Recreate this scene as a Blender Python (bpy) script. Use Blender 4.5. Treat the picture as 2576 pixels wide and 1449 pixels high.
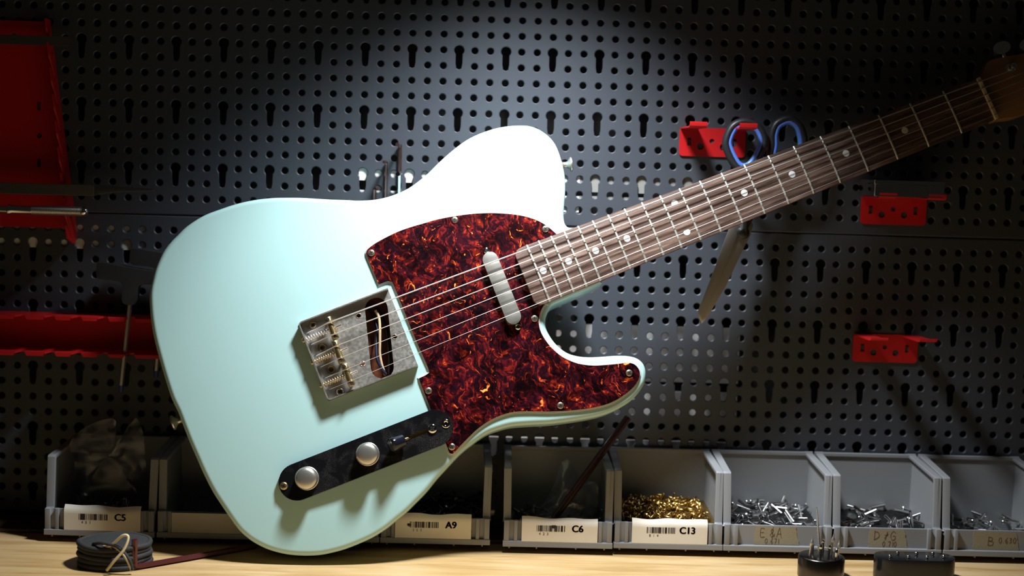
import bpy, bmesh, math, random
from mathutils import Vector, Matrix, Quaternion, noise
from mathutils.geometry import delaunay_2d_cdt

for o in list(bpy.data.objects):
    bpy.data.objects.remove(o)
S = bpy.context.scene
COL = S.collection
MM = 0.001
BENCH = -464.0            # height of the bench top in the board's own millimetres
R = math.radians
random.seed(7)

def wp(x, y, z):
    """board millimetres (x right, y away, z up from the top keyhole row) -> world metres, bench top at z = 0"""
    return Vector((x * MM, y * MM, (z - BENCH) * MM))

# ------------------------------------------------------------------ camera
cam_d = bpy.data.cameras.new('camera')
cam_d.lens = 50.0
cam_d.sensor_width = 36.0
cam_d.clip_start = 0.02
cam_d.clip_end = 20
cam = bpy.data.objects.new('camera', cam_d)
COL.objects.link(cam)
right = Vector((0.99929609, -0.02294688, 0.02967786))
fwd = Vector((0.02551535, 0.99567965, -0.08928047))
up = Vector((-0.02750093, 0.08997486, 0.99556427))
cm = Matrix((right, up, -fwd)).transposed().to_4x4()
cm.translation = wp(202.04, -1380.05, -103.67)
cam.matrix_world = cm
cam_d.dof.use_dof = True
cam_d.dof.focus_distance = 1.275
cam_d.dof.aperture_fstop = 3.4
S.camera = cam

# ------------------------------------------------------------------ world and lights
w = bpy.data.worlds.new('dark_workshop')
S.world = w
w.use_nodes = True
bg = w.node_tree.nodes['Background']
bg.inputs['Color'].default_value = (1.0, 0.86, 0.68, 1)
bg.inputs['Strength'].default_value = 0.009

LAMP = wp(260, -215, 215)
AIM = wp(238, -204, -460)
ld = bpy.data.lights.new('work_lamp_light', 'SPOT')
ld.energy = 45
ld.color = (0.90, 0.96, 1.0)
ld.spot_size = R(109)
ld.spot_blend = 1.0
ld.shadow_soft_size = 0.044
lamp_light = bpy.data.objects.new('work_lamp_light', ld)
COL.objects.link(lamp_light)
lamp_light.location = LAMP
lamp_light.rotation_euler = (AIM - LAMP).to_track_quat('-Z', 'Y').to_euler()

# light leaking in behind the perforated panels
bd = bpy.data.lights.new('back_leak_light', 'POINT')
bd.energy = 0.10
bd.color = (1.0, 0.97, 0.95)
bd.shadow_soft_size = 0.004
leak = bpy.data.objects.new('back_leak_light', bd)
COL.objects.link(leak)
leak.location = wp(262, 26, -318)

vs = S.view_settings
vs.view_transform = 'Standard'
vs.look = 'None'
vs.exposure = 0.0
vs.gamma = 1.0
vs.use_curve_mapping = False

# ------------------------------------------------------------------ materials
MATS = {}
def mat(name, color, rough=0.5, metal=0.0, coat=0.0, spec=0.5, bump=None, vary=None, trans=0.0):
    """plain procedural material; bump = (scale, strength), vary = (scale, second colour, sharpness)"""
    if name in MATS:
        return MATS[name]
    m = bpy.data.materials.new(name)
    m.use_nodes = True
    nt = m.node_tree
    b = nt.nodes['Principled BSDF']
    b.inputs['Base Color'].default_value = (*color, 1)
    b.inputs['Roughness'].default_value = rough
    b.inputs['Metallic'].default_value = metal
    b.inputs['Coat Weight'].default_value = coat
    b.inputs['Coat Roughness'].default_value = 0.06
    b.inputs['Specular IOR Level'].default_value = spec
    b.inputs['Transmission Weight'].default_value = trans
    if bump or vary:
        tc = nt.nodes.new('ShaderNodeTexCoord')
    if bump:
        n = nt.nodes.new('ShaderNodeTexNoise')
        n.inputs['Scale'].default_value = bump[0]
        n.inputs['Detail'].default_value = 3
        nt.links.new(tc.outputs['Object'], n.inputs['Vector'])
        bp = nt.nodes.new('ShaderNodeBump')
        bp.inputs['Strength'].default_value = bump[1]
        bp.inputs['Distance'].default_value = 0.0006
        nt.links.new(n.outputs['Fac'], bp.inputs['Height'])
        nt.links.new(bp.outputs['Normal'], b.inputs['Normal'])
    if vary:
        n = nt.nodes.new('ShaderNodeTexNoise')
        n.inputs['Scale'].default_value = vary[0]
        n.inputs['Detail'].default_value = 5
        nt.links.new(tc.outputs['Object'], n.inputs['Vector'])
        cr = nt.nodes.new('ShaderNodeValToRGB')
        cr.color_ramp.elements[0].position = 0.5 - vary[2]
        cr.color_ramp.elements[1].position = 0.5 + vary[2]
        cr.color_ramp.elements[0].color = (*color, 1)
        cr.color_ramp.elements[1].color = (*vary[1], 1)
        nt.links.new(n.outputs['Fac'], cr.inputs['Fac'])
        nt.links.new(cr.outputs['Color'], b.inputs['Base Color'])
    MATS[name] = m
    return m

class NT:
    """tiny node helper"""
    def __init__(self, name):
        self.m = bpy.data.materials.new(name)
        self.m.use_nodes = True
        self.t = self.m.node_tree
        self.b = self.t.nodes['Principled BSDF']
        MATS[name] = self.m
    def n(self, kind, **kw):
        nd = self.t.nodes.new(kind)
        for k, v in kw.items():
            if k.startswith('_'):
                setattr(nd, k[1:], v)
            else:
                nd.inputs[k.replace('_', ' ')].default_value = v
        return nd
    def l(self, a, b):
        self.t.links.new(a, b)
    def ramp(self, fac, stops, interp='LINEAR'):
        r = self.t.nodes.new('ShaderNodeValToRGB')
        e = r.color_ramp.elements
        while len(e) < len(stops):
            e.new(0.5)
        for el, (p, c) in zip(e, stops):
            el.position = p
            el.color = (*c, 1)
        r.color_ramp.interpolation = interp
        self.l(fac, r.inputs['Fac'])
        return r.outputs['Color']
    def mix(self, fac, a, b, blend='MIX'):
        x = self.t.nodes.new('ShaderNodeMix')
        x.data_type = 'RGBA'
        x.blend_type = blend
        for sock, v in ((x.inputs['Factor'], fac), (x.inputs[6], a), (x.inputs[7], b)):
            if hasattr(v, 'is_linked'):
                self.l(v, sock)
            else:
                sock.default_value = v if not isinstance(v, tuple) else (*v, 1)
        return x.outputs[2]

def tortoise():
    k = NT('tortoiseshell')
    tc = k.n('ShaderNodeTexCoord')
    mp = k.n('ShaderNodeMapping')
    k.l(tc.outputs['Object'], mp.inputs['Vector'])
    w1 = k.n('ShaderNodeTexNoise', Scale=42.0, Detail=3.0)
    k.l(mp.outputs[0], w1.inputs['Vector'])
    sub = k.n('ShaderNodeVectorMath', _operation='SUBTRACT')
    sub.inputs[1].default_value = (0.5, 0.5, 0.5)
    k.l(w1.outputs['Color'], sub.inputs[0])
    sc = k.n('ShaderNodeVectorMath', _operation='SCALE')
    sc.inputs['Scale'].default_value = 0.034
    k.l(sub.outputs[0], sc.inputs[0])
    add = k.n('ShaderNodeVectorMath', _operation='ADD')
    k.l(mp.outputs[0], add.inputs[0])
    k.l(sc.outputs[0], add.inputs[1])
    st = k.n('ShaderNodeMapping')
    st.inputs['Scale'].default_value = (1.0, 0.42, 1.0)
    st.inputs['Rotation'].default_value = (0, 0, R(25))
    k.l(add.outputs[0], st.inputs['Vector'])
    base = k.n('ShaderNodeTexNoise', Scale=240.0, Detail=6.0, Roughness=0.58, Distortion=0.7)
    k.l(st.outputs[0], base.inputs['Vector'])
    dark = k.ramp(base.outputs['Fac'], [(0.40, (0.010, 0.002, 0.005)), (0.50, (0.034, 0.003, 0.007)), (0.58, (0.13, 0.007, 0.008)),
                                        (0.65, (0.36, 0.028, 0.008)), (0.70, (0.90, 0.15, 0.015)), (0.77, (1.0, 0.45, 0.08))])
    big = k.n('ShaderNodeTexNoise', Scale=60.0, Detail=2.0)
    k.l(add.outputs[0], big.inputs['Vector'])
    msk = k.ramp(big.outputs['Fac'], [(0.38, (0.22, 0.18, 0.22)), (0.62, (1, 1, 1))])
    col = k.mix(1.0, dark, msk, 'MULTIPLY')
    fl = k.n('ShaderNodeTexNoise', Scale=105.0, Detail=2.5, Roughness=0.5, Distortion=1.6)
    k.l(add.outputs[0], fl.inputs['Vector'])
    ff = k.ramp(fl.outputs['Fac'], [(0.66, (0, 0, 0)), (0.70, (0.75, 0.75, 0.75)), (0.76, (1, 1, 1))])
    fc = k.ramp(fl.outputs['Fac'], [(0.66, (0.45, 0.03, 0.008)), (0.71, (0.90, 0.16, 0.02)), (0.77, (1.0, 0.46, 0.09))])
    col = k.mix(ff, col, fc)
    # grey dust lying in the finish
    d1 = k.n('ShaderNodeTexNoise', Scale=2600.0, Detail=1.0)
    k.l(mp.outputs[0], d1.inputs['Vector'])
    d2 = k.n('ShaderNodeTexNoise', Scale=22.0, Detail=2.0)
    k.l(mp.outputs[0], d2.inputs['Vector'])
    mul = k.n('ShaderNodeMath', _operation='MULTIPLY')
    r1 = k.ramp(d1.outputs['Fac'], [(0.70, (0, 0, 0)), (0.78, (0.8, 0.8, 0.8))])
    r2 = k.ramp(d2.outputs['Fac'], [(0.50, (0.02, 0.02, 0.02)), (0.70, (0.7, 0.7, 0.7))])
    k.l(r1, mul.inputs[0])
    k.l(r2, mul.inputs[1])
    col = k.mix(mul.outputs[0], col, (0.45, 0.40, 0.37))
    k.l(col, k.b.inputs['Base Color'])
    k.b.inputs['Roughness'].default_value = 0.22
    k.b.inputs['Coat Weight'].default_value = 0.4
    return k.m

def rosewood():
    k = NT('rosewood')
    tc = k.n('ShaderNodeTexCoord')
    mp = k.n('ShaderNodeMapping')
    mp.inputs['Scale'].default_value = (9.0, 150.0, 60.0)
    k.l(tc.outputs['Object'], mp.inputs['Vector'])
    n1 = k.n('ShaderNodeTexNoise', Scale=1.6, Detail=6.0, Roughness=0.65, Distortion=0.35)
    k.l(mp.outputs[0], n1.inputs['Vector'])
    c1 = k.ramp(n1.outputs['Fac'], [(0.30, (0.030, 0.017, 0.012)), (0.48, (0.100, 0.058, 0.042)), (0.60, (0.190, 0.120, 0.090)), (0.75, (0.29, 0.20, 0.155))])
    mp2 = k.n('ShaderNodeMapping')
    mp2.inputs['Scale'].default_value = (60.0, 900.0, 200.0)
    k.l(tc.outputs['Object'], mp2.inputs['Vector'])
    n2 = k.n('ShaderNodeTexNoise', Scale=1.0, Detail=3.0)
    k.l(mp2.outputs[0], n2.inputs['Vector'])
    c2 = k.ramp(n2.outputs['Fac'], [(0.35, (0.55, 0.5, 0.5)), (0.6, (1, 1, 1))])
    k.l(k.mix(0.8, c1, c2, 'MULTIPLY'), k.b.inputs['Base Color'])
    k.b.inputs['Roughness'].default_value = 0.42
    return k.m

def benchwood():
    k = NT('pine_bench')
    tc = k.n('ShaderNodeTexCoord')
    mp = k.n('ShaderNodeMapping')
    mp.inputs['Scale'].default_value = (5.0, 45.0, 45.0)
    k.l(tc.outputs['Object'], mp.inputs['Vector'])
    n1 = k.n('ShaderNodeTexNoise', Scale=1.5, Detail=6.0, Roughness=0.6, Distortion=0.5)
    k.l(mp.outputs[0], n1.inputs['Vector'])
    c = k.ramp(n1.outputs['Fac'], [(0.32, (0.38, 0.23, 0.09)), (0.50, (0.52, 0.355, 0.175)), (0.66, (0.60, 0.44, 0.25))])
    n2 = k.n('ShaderNodeTexNoise', Scale=7.0, Detail=2.0)
    k.l(tc.outputs['Object'], n2.inputs['Vector'])
    c2 = k.ramp(n2.outputs['Fac'], [(0.35, (0.80, 0.70, 0.48)), (0.65, (1, 1, 1))])
    k.l(k.mix(0.7, c, c2, 'MULTIPLY'), k.b.inputs['Base Color'])
    k.b.inputs['Roughness'].default_value = 0.45
    return k.m

def dusty_black():
    k = NT('dusty_black_plate')
    tc = k.n('ShaderNodeTexCoord')
    n1 = k.n('ShaderNodeTexNoise', Scale=3200.0, Detail=1.0)
    n2 = k.n('ShaderNodeTexNoise', Scale=55.0, Detail=3.0, Distortion=0.8)
    k.l(tc.outputs['Object'], n1.inputs['Vector'])
    k.l(tc.outputs['Object'], n2.inputs['Vector'])
    r1 = k.ramp(n1.outputs['Fac'], [(0.50, (0, 0, 0)), (0.75, (1, 1, 1))])
    r2 = k.ramp(n2.outputs['Fac'], [(0.46, (0, 0, 0)), (0.62, (0.6, 0.6, 0.6))])
    mul = k.n('ShaderNodeMath', _operation='MULTIPLY')
    k.l(r1, mul.inputs[0])
    k.l(r2, mul.inputs[1])
    k.l(k.mix(mul.outputs[0], (0.006, 0.006, 0.007), (0.12, 0.115, 0.105)), k.b.inputs['Base Color'])
    k.b.inputs['Roughness'].default_value = 0.10
    k.b.inputs['Specular IOR Level'].default_value = 0.6
    return k.m

def worn_nickel():
    k = NT('worn_nickel')
    tc = k.n('ShaderNodeTexCoord')
    n1 = k.n('ShaderNodeTexNoise', Scale=48.0, Detail=5.0, Roughness=0.6)
    k.l(tc.outputs['Object'], n1.inputs['Vector'])
    k.l(k.ramp(n1.outputs['Fac'], [(0.35, (0.36, 0.335, 0.30)), (0.65, (0.50, 0.475, 0.43))]), k.b.inputs['Base Color'])
    n2 = k.n('ShaderNodeTexNoise', Scale=420.0, Detail=3.0)
    k.l(tc.outputs['Object'], n2.inputs['Vector'])
    k.l(k.ramp(n2.outputs['Fac'], [(0.3, (0.34, 0.34, 0.34)), (0.7, (0.52, 0.52, 0.52))]), k.b.inputs['Roughness'])
    k.b.inputs['Metallic'].default_value = 0.85
    return k.m

def plastic_film(name, vis):
    m = bpy.data.materials.new(name)
    m.use_nodes = True
    nt = m.node_tree
    out = nt.nodes['Material Output']
    nt.nodes.remove(nt.nodes['Principled BSDF'])
    tr = nt.nodes.new('ShaderNodeBsdfTransparent')
    tr.inputs['Color'].default_value = (0.86, 0.87, 0.88, 1)
    gl = nt.nodes.new('ShaderNodeBsdfGlossy')
    gl.inputs['Roughness'].default_value = 0.22
    df = nt.nodes.new('ShaderNodeBsdfTranslucent')
    df.inputs['Color'].default_value = (0.7, 0.72, 0.76, 1)
    m1 = nt.nodes.new('ShaderNodeMixShader')
    m1.inputs[0].default_value = 0.5
    nt.links.new(gl.outputs[0], m1.inputs[1])
    nt.links.new(df.outputs[0], m1.inputs[2])
    m2 = nt.nodes.new('ShaderNodeMixShader')
    m2.inputs[0].default_value = vis
    nt.links.new(tr.outputs[0], m2.inputs[1])
    nt.links.new(m1.outputs[0], m2.inputs[2])
    nt.links.new(m2.outputs[0], out.inputs['Surface'])
    MATS[name] = m
    return m

TORT = tortoise(); ROSE = rosewood(); PINE = benchwood(); DUSTB = dusty_black(); NICK = worn_nickel(); FILM = plastic_film('clear_film', 0.09); FILM2 = plastic_film('cloudy_film', 0.30)
BLUE = mat('pale_blue_lacquer', (0.40, 0.61, 0.60), 0.30, coat=0.35, spec=0.35, vary=(6.0, (0.42, 0.63, 0.615), 0.2))
COPPER = mat('copper_shielding', (0.20, 0.055, 0.020), 0.45, 0.3, vary=(120.0, (0.09, 0.025, 0.012), 0.15))
WHITEP = mat('white_ply', (0.78, 0.76, 0.70), 0.4)
BLACKP = mat('black_ply', (0.008, 0.007, 0.007), 0.35)
MAPLE = mat('amber_maple', (0.30, 0.155, 0.06), 0.35, coat=0.3)
PEARL = mat('pearl_dot', (0.80, 0.79, 0.76), 0.22, coat=0.5, vary=(300.0, (0.66, 0.66, 0.66), 0.2))
BONE = mat('aged_bone', (0.62, 0.50, 0.29), 0.45)
FRETM = mat('fret_wire', (0.80, 0.78, 0.70), 0.45, 0.9)
STEEL = mat('string_steel', (0.92, 0.88, 0.88), 0.40, 0.95)
CHROME = mat('polished_chrome', (0.80, 0.80, 0.80), 0.08, 1.0)
SATIN = mat('satin_nickel', (0.66, 0.63, 0.56), 0.34, 0.9, bump=(260.0, 0.05), vary=(40.0, (0.50, 0.48, 0.44), 0.15))
BRASS = mat('aged_brass', (0.52, 0.40, 0.20), 0.32, 0.95, vary=(150.0, (0.40, 0.30, 0.15), 0.2))
BRONZE = mat('aged_screw', (0.42, 0.34, 0.25), 0.32, 0.9)
DARK = mat('recess_shade', (0.004, 0.004, 0.004), 0.6)  # black put in for the shade inside screw crosses and saddle holes
BLACKPL = mat('gloss_black_plastic', (0.006, 0.007, 0.012), 0.12)
PEG = mat('black_powder_coat', (0.050, 0.056, 0.070), 0.48, spec=0.45, bump=(900.0, 0.10))
CAVE = mat('wall_shade_black', (0.022, 0.020, 0.018), 0.9)  # shade of the cavity behind the panels put into the wall colour
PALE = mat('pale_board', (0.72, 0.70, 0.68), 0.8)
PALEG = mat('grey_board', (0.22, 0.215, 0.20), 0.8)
RED = mat('red_powder_coat', (0.52, 0.012, 0.014), 0.38, spec=0.4)
GREY = mat('grey_plastic', (0.235, 0.240, 0.250), 0.42, bump=(500.0, 0.04))
PAPER = mat('label_paper', (0.78, 0.73, 0.64), 0.8, vary=(30.0, (0.72, 0.66, 0.56), 0.25))
INK = mat('printed_ink', (0.012, 0.011, 0.010), 0.7)
INKB = mat('marker_ink', (0.055, 0.018, 0.014), 0.7)
TAPE = mat('masking_tape', (0.30, 0.26, 0.17), 0.8, bump=(700.0, 0.2))
PINB = mat('brass_pin', (0.50, 0.32, 0.10), 0.3, 1.0)
PINS = mat('steel_pin', (0.70, 0.70, 0.70), 0.16, 1.0)
RUBBER = mat('black_rubber', (0.020, 0.020, 0.022), 0.42)
BLUELN = mat('blue_liner', (0.10, 0.22, 0.74), 0.35)
TEAL = mat('teal_reflection', (0.03, 0.30, 0.25), 0.4)
BLADE = mat('blade_steel', (0.55, 0.53, 0.51), 0.38, 0.95)
MAROON = mat('maroon_steel', (0.085, 0.014, 0.016), 0.28, 0.35, coat=0.3)
DARKROD = mat('dark_maroon', (0.030, 0.006, 0.006), 0.4)
BROWNK = mat('brown_key_steel', (0.22, 0.13, 0.12), 0.25, 0.9)
FILEM = mat('file_steel', (0.17, 0.16, 0.145), 0.45, 0.9, bump=(1500.0, 0.5))
CORD = mat('black_cord', (0.020, 0.020, 0.021), 0.75, bump=(1200.0, 0.8))
CREAM = mat('cream_wire', (0.62, 0.50, 0.28), 0.55)
NAVY = mat('navy_wire', (0.008, 0.014, 0.04), 0.4)
CLOTH = mat('cloth_wire', (0.60, 0.42, 0.24), 0.8, bump=(2500.0, 0.6))
DRAW = mat('dark_steel', (0.09, 0.08, 0.075), 0.25, 1.0)
BLACKT = mat('black_tray', (0.008, 0.008, 0.009), 0.2)

# ------------------------------------------------------------------ mesh helpers (all in millimetres)
class G:
    def __init__(self):
        self.v = []; self.f = []; self.m = []
    def add(self, vs, fs, mi=0, mtx=None):
        o = len(self.v)
        for p in vs:
            p = Vector(p)
            self.v.append(mtx @ p if mtx else p)
        for f in fs:
            self.f.append([i + o for i in f]); self.m.append(mi)
        return self
    def box(self, x0, x1, y0, y1, z0, z1, mi=0, mtx=None):
        vs = [(x, y, z) for x in (x0, x1) for y in (y0, y1) for z in (z0, z1)]
        return self.add(vs, [(0, 1, 3, 2), (4, 6, 7, 5), (0, 4, 5, 1), (2, 3, 7, 6), (0, 2, 6, 4), (1, 5, 7, 3)], mi, mtx)
    def tube(self, pts, r, seg=8, closed=False, mi=0, cap=True, flat=1.0, rollv=None):
        pts = [Vector(p) for p in pts]
        n = len(pts)
        rr = r if isinstance(r, (list, tuple)) else [r] * n
        prev = None
        vs = []
        for i, p in enumerate(pts):
            a = pts[(i - 1) % n] if (closed or i > 0) else p
            b = pts[(i + 1) % n] if (closed or i < n - 1) else p
            t = (b - a)
            t = t.normalized() if t.length > 1e-9 else Vector((0, 0, 1))
            if rollv is not None:
                u = Vector(rollv) - t * t.dot(Vector(rollv))
            elif prev is None:
                h = Vector((0, 0, 1)) if abs(t.z) < 0.9 else Vector((1, 0, 0))
                u = h - t * t.dot(h)
            else:
                u = prev - t * t.dot(prev)
            u.normalize()
            prev = u
            w_ = t.cross(u)
            for k in range(seg):
                a_ = 2 * math.pi * k / seg
                vs.append(p + u * (rr[i] * flat * math.cos(a_)) + w_ * (rr[i] * math.sin(a_)))
        fs = []
        for i in range(n if closed else n - 1):
            j = (i + 1) % n
            for k in range(seg):
                l = (k + 1) % seg
                fs.append((i * seg + k, i * seg + l, j * seg + l, j * seg + k))
        if cap and not closed:
            fs.append(tuple(range(seg - 1, -1, -1)))
            fs.append(tuple((n - 1) * seg + k for k in range(seg)))
        return self.add(vs, fs, mi)
    def lathe(self, prof, seg=24, mi=0, mtx=None, mis=None, cap=True):
        vs = []; fs = []
        n = len(prof)
        for r, z in prof:
            for k in range(seg):
                a = 2 * math.pi * k / seg
                vs.append((r * math.cos(a), r * math.sin(a), z))
        o = len(self.f)
        for i in range(n - 1):
            for k in range(seg):
                l = (k + 1) % seg
                fs.append((i * seg + k, i * seg + l, (i + 1) * seg + l, (i + 1) * seg + k))
        if cap:
            fs.append(tuple(range(seg - 1, -1, -1)))
            fs.append(tuple((n - 1) * seg + k for k in range(seg)))
        self.add(vs, fs, mi, mtx)
        if mis:
            for i in range(n - 1):
                for k in range(seg):
                    self.m[o + i * seg + k] = mis[i]
        return self
    def prism(self, loops, z0, z1, mi=0, mtx=None, wall_mi=None, inset=0.0):
        """outer loop and holes (2D) between z0 and z1; inset pulls the top loop in (a chamfer)"""
        loops = [ccw(l) for l in loops]
        top = [offset(l, inset if i == 0 else -inset) for i, l in enumerate(loops)] if inset else loops
        tv, tf = fill2d(top)
        bv, bf = fill2d(loops)
        self.add([(x, y, z1) for x, y in tv], tf, mi, mtx)
        self.add([(x, y, z0) for x, y in bv], [f[::-1] for f in bf], mi, mtx)
        for i, l in enumerate(loops):
            n = len(l)
            vs = [(x, y, z0) for x, y in l] + [(x, y, z1) for x, y in top[i]]
            fs = [(k, (k + 1) % n, n + (k + 1) % n, n + k) for k in range(n)]
            if i > 0:
                fs = [f[::-1] for f in fs]
            self.add(vs, fs, mi if wall_mi is None else wall_mi, mtx)
        return self
    def build(self, name, mats, parent=None, smooth=None, merge=True, bevel=0.0, bseg=2, recalc=True):
        me = bpy.data.meshes.new(name)
        me.from_pydata([tuple(p * MM) for p in self.v], [], self.f)
        for m in (mats if isinstance(mats, (list, tuple)) else [mats]):
            me.materials.append(m)
        me.polygons.foreach_set('material_index', self.m)
        if merge or recalc or bevel:
            bm = bmesh.new(); bm.from_mesh(me)
            if merge:
                bmesh.ops.remove_doubles(bm, verts=bm.verts, dist=1e-6)
            if bevel:
                es = [e for e in bm.edges if len(e.link_faces) == 2 and e.calc_face_angle(0) > 0.5]
                bmesh.ops.bevel(bm, geom=es, offset=bevel * MM, segments=bseg, affect='EDGES', profile=0.6, clamp_overlap=True)
            if recalc:
                bmesh.ops.recalc_face_normals(bm, faces=bm.faces)
            bm.to_mesh(me); bm.free()
        if smooth is not None:
            me.polygons.foreach_set('use_smooth', [True] * len(me.polygons))
            me.set_sharp_from_angle(angle=R(smooth))
        me.update()
        o = bpy.data.objects.new(name, me)
        COL.objects.link(o)
        if parent:
            o.parent = parent
        return o

def area2(l):
    return sum(l[i][0] * l[(i + 1) % len(l)][1] - l[(i + 1) % len(l)][0] * l[i][1] for i in range(len(l)))
def ccw(l):
    l = [(p[0], p[1]) for p in l]
    return l if area2(l) > 0 else l[::-1]
def offset(l, d):
    """inward offset of a counter-clockwise loop"""
    n = len(l); out = []
    for i in range(n):
        p, q, r = Vector(l[i - 1]), Vector(l[i]), Vector(l[(i + 1) % n])
        a = (q - p); b = (r - q)
        a = a.normalized() if a.length > 1e-9 else b.normalized()
        b = b.normalized() if b.length > 1e-9 else a
        na, nb = Vector((-a.y, a.x)), Vector((-b.y, b.x))
        m = na + nb
        if m.length < 1e-6:
            m = na
        m.normalize()
        k = min(1.8, 1 / max(0.3, m.dot(na)))
        q = q + m * d * k
        out.append((q.x, q.y))
    return out
def fill2d(loops):
    vs = []; es = []
    for l in loops:
        o = len(vs); n = len(l)
        vs += [Vector(p) for p in l]
        es += [(o + i, o + (i + 1) % n) for i in range(n)]
    r = delaunay_2d_cdt(vs, es, [], 1, 1e-6)
    def inside(p, l):
        c = False; j = len(l) - 1
        for i in range(len(l)):
            if (l[i][1] > p.y) != (l[j][1] > p.y) and p.x < (l[j][0] - l[i][0]) * (p.y - l[i][1]) / (l[j][1] - l[i][1]) + l[i][0]:
                c = not c
            j = i
        return c
    fs = []
    for f in r[2]:
        a, b, c = (r[0][i] for i in f[:3])
        m = (a + b + c) / 3
        if not inside(m, loops[0]) or any(inside(m, h) for h in loops[1:]):
            continue
        fs.append(list(f) if (b - a).cross(c - a) > 0 else list(f)[::-1])
    return [(p.x, p.y) for p in r[0]], fs
def crom(p0, p1, p2, p3, t):
    return 0.5 * ((2 * p1) + (-p0 + p2) * t + (2 * p0 - 5 * p1 + 4 * p2 - p3) * t * t + (-p0 + 3 * p1 - 3 * p2 + p3) * t ** 3)
def spline(pts, sub=3, closed=True, corners=()):
    P = [Vector(p) for p in pts]; n = len(P); out = []
    for i in range(n if closed else n - 1):
        p1, p2 = P[i], P[(i + 1) % n]
        p0 = P[i - 1] if (closed or i > 0) and i not in corners else p1 + (p1 - p2)
        j = (i + 1) % n
        p3 = P[(i + 2) % n] if (closed or i + 2 < n) and j not in corners else p2 + (p2 - p1)
        for k in range(sub):
            out.append(tuple(crom(p0, p1, p2, p3, k / sub)))
    if not closed:
        out.append(tuple(P[-1]))
    return out
def circle(cx, cy, r, n=20):
    return [(cx + r * math.cos(2 * math.pi * k / n), cy + r * math.sin(2 * math.pi * k / n)) for k in range(n)]
def capsule(a, b, r, n=12):
    a, b = Vector(a), Vector(b)
    d = (b - a); an = math.atan2(d.y, d.x)
    return [(b.x + r * math.cos(an + t), b.y + r * math.sin(an + t)) for t in [(-0.5 + k / n) * math.pi for k in range(n + 1)]] + \
           [(a.x + r * math.cos(an + t), a.y + r * math.sin(an + t)) for t in [(0.5 + k / n) * math.pi for k in range(n + 1)]]
def rrect(x0, x1, y0, y1, r, n=5):
    out = []
    for cx, cy, a0 in ((x1 - r, y1 - r, 0), (x0 + r, y1 - r, 90), (x0 + r, y0 + r, 180), (x1 - r, y0 + r, 270)):
        out += [(cx + r * math.cos(R(a0 + 90 * k / n)), cy + r * math.sin(R(a0 + 90 * k / n))) for k in range(n + 1)]
    return out
def T(x, y, z):
    return Matrix.Translation((x, y, z))
def align(p, d):
    """matrix that carries +Z to direction d at point p (mm)"""
    return T(*p) @ Vector(d).to_track_quat('Z', 'Y').to_matrix().to_4x4()

def tag(o, label, cat, group=None, kind=None):
    if label: o['label'] = label
    if cat: o['category'] = cat
    if group: o['group'] = group
    if kind: o['kind'] = kind
    return o
def thing(name, label, cat, loc, rot=None, group=None):
    o = bpy.data.objects.new(name, None)
    o.empty_display_size = 0.02
    COL.objects.link(o)
    m = (rot.to_4x4() if rot is not None else Matrix.Identity(4))
    m.translation = wp(*loc)
    o.matrix_world = m
    return tag(o, label, cat, group)
def text_part(name, body, size, cx, y, z, parent, m, bold=0.0, align_x='CENTER', shear=0.0):
    """flat lettering in the xz plane facing -y (mm), as a mesh"""
    cu = bpy.data.curves.new(name, 'FONT')
    cu.body = body; cu.size = size * MM; cu.align_x = align_x
    cu.shear = shear; cu.extrude = 0.00006
    t = bpy.data.objects.new(name, cu)
    COL.objects.link(t)
    bpy.context.view_layer.update()
    me = bpy.data.meshes.new_from_object(t.evaluated_get(bpy.context.evaluated_depsgraph_get()))
    bpy.data.objects.remove(t)
    if bold:                                   # heavier strokes: the same letters laid side by side
        b_ = bmesh.new()
        for dx, dz in ((-bold, 0), (bold, 0), (0, -bold * 0.5), (0, bold * 0.5), (-bold * 0.5, 0), (bold * 0.5, 0)):
            c_ = me.copy(); c_.transform(T(dx * MM, dz * MM, 0)); b_.from_mesh(c_); bpy.data.meshes.remove(c_)
        b_.to_mesh(me); b_.free()
    me.transform(T(cx * MM, y * MM, z * MM) @ Matrix.Rotation(R(90), 4, 'X'))
    me.materials.clear(); me.materials.append(m)
    o = bpy.data.objects.new(name, me)
    COL.objects.link(o)
    o.parent = parent
    return o

# ================================================================== the setting
def plain(name, g, mats, loc, label, cat=None, kind=None, group=None, **kw):
    o = g.build(name, mats, None, **kw)
    o.location = wp(*loc)
    return tag(o, label, cat, group, kind)

# wall behind the perforated panels
plain('wall_back', G().box(-700, 700, 0, 20, 0, 1400), CAVE, (230, 62, BENCH - 2), 'plaster wall coloured black for its shade, seen through the panel holes', kind='structure')

# bench top
g = G().box(-900, 900, -900, 160, -38, 0)
bench = plain('workbench_top', g, PINE, (230, 0, BENCH), 'pale pine workbench top along the bottom edge', kind='structure', bevel=1.5)
# added low strip carrying the bins, coloured dark for the shade beneath them
plain('bin_batten', G().box(-520, 620, -66, -8, 0, 3.6), mat('shade_dark_batten', (0.05, 0.028, 0.014), 0.6), (210, 0, BENCH),
      'added wooden batten under the row of grey bins, coloured dark for the shade there', 'batten', bevel=0.5)

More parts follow.
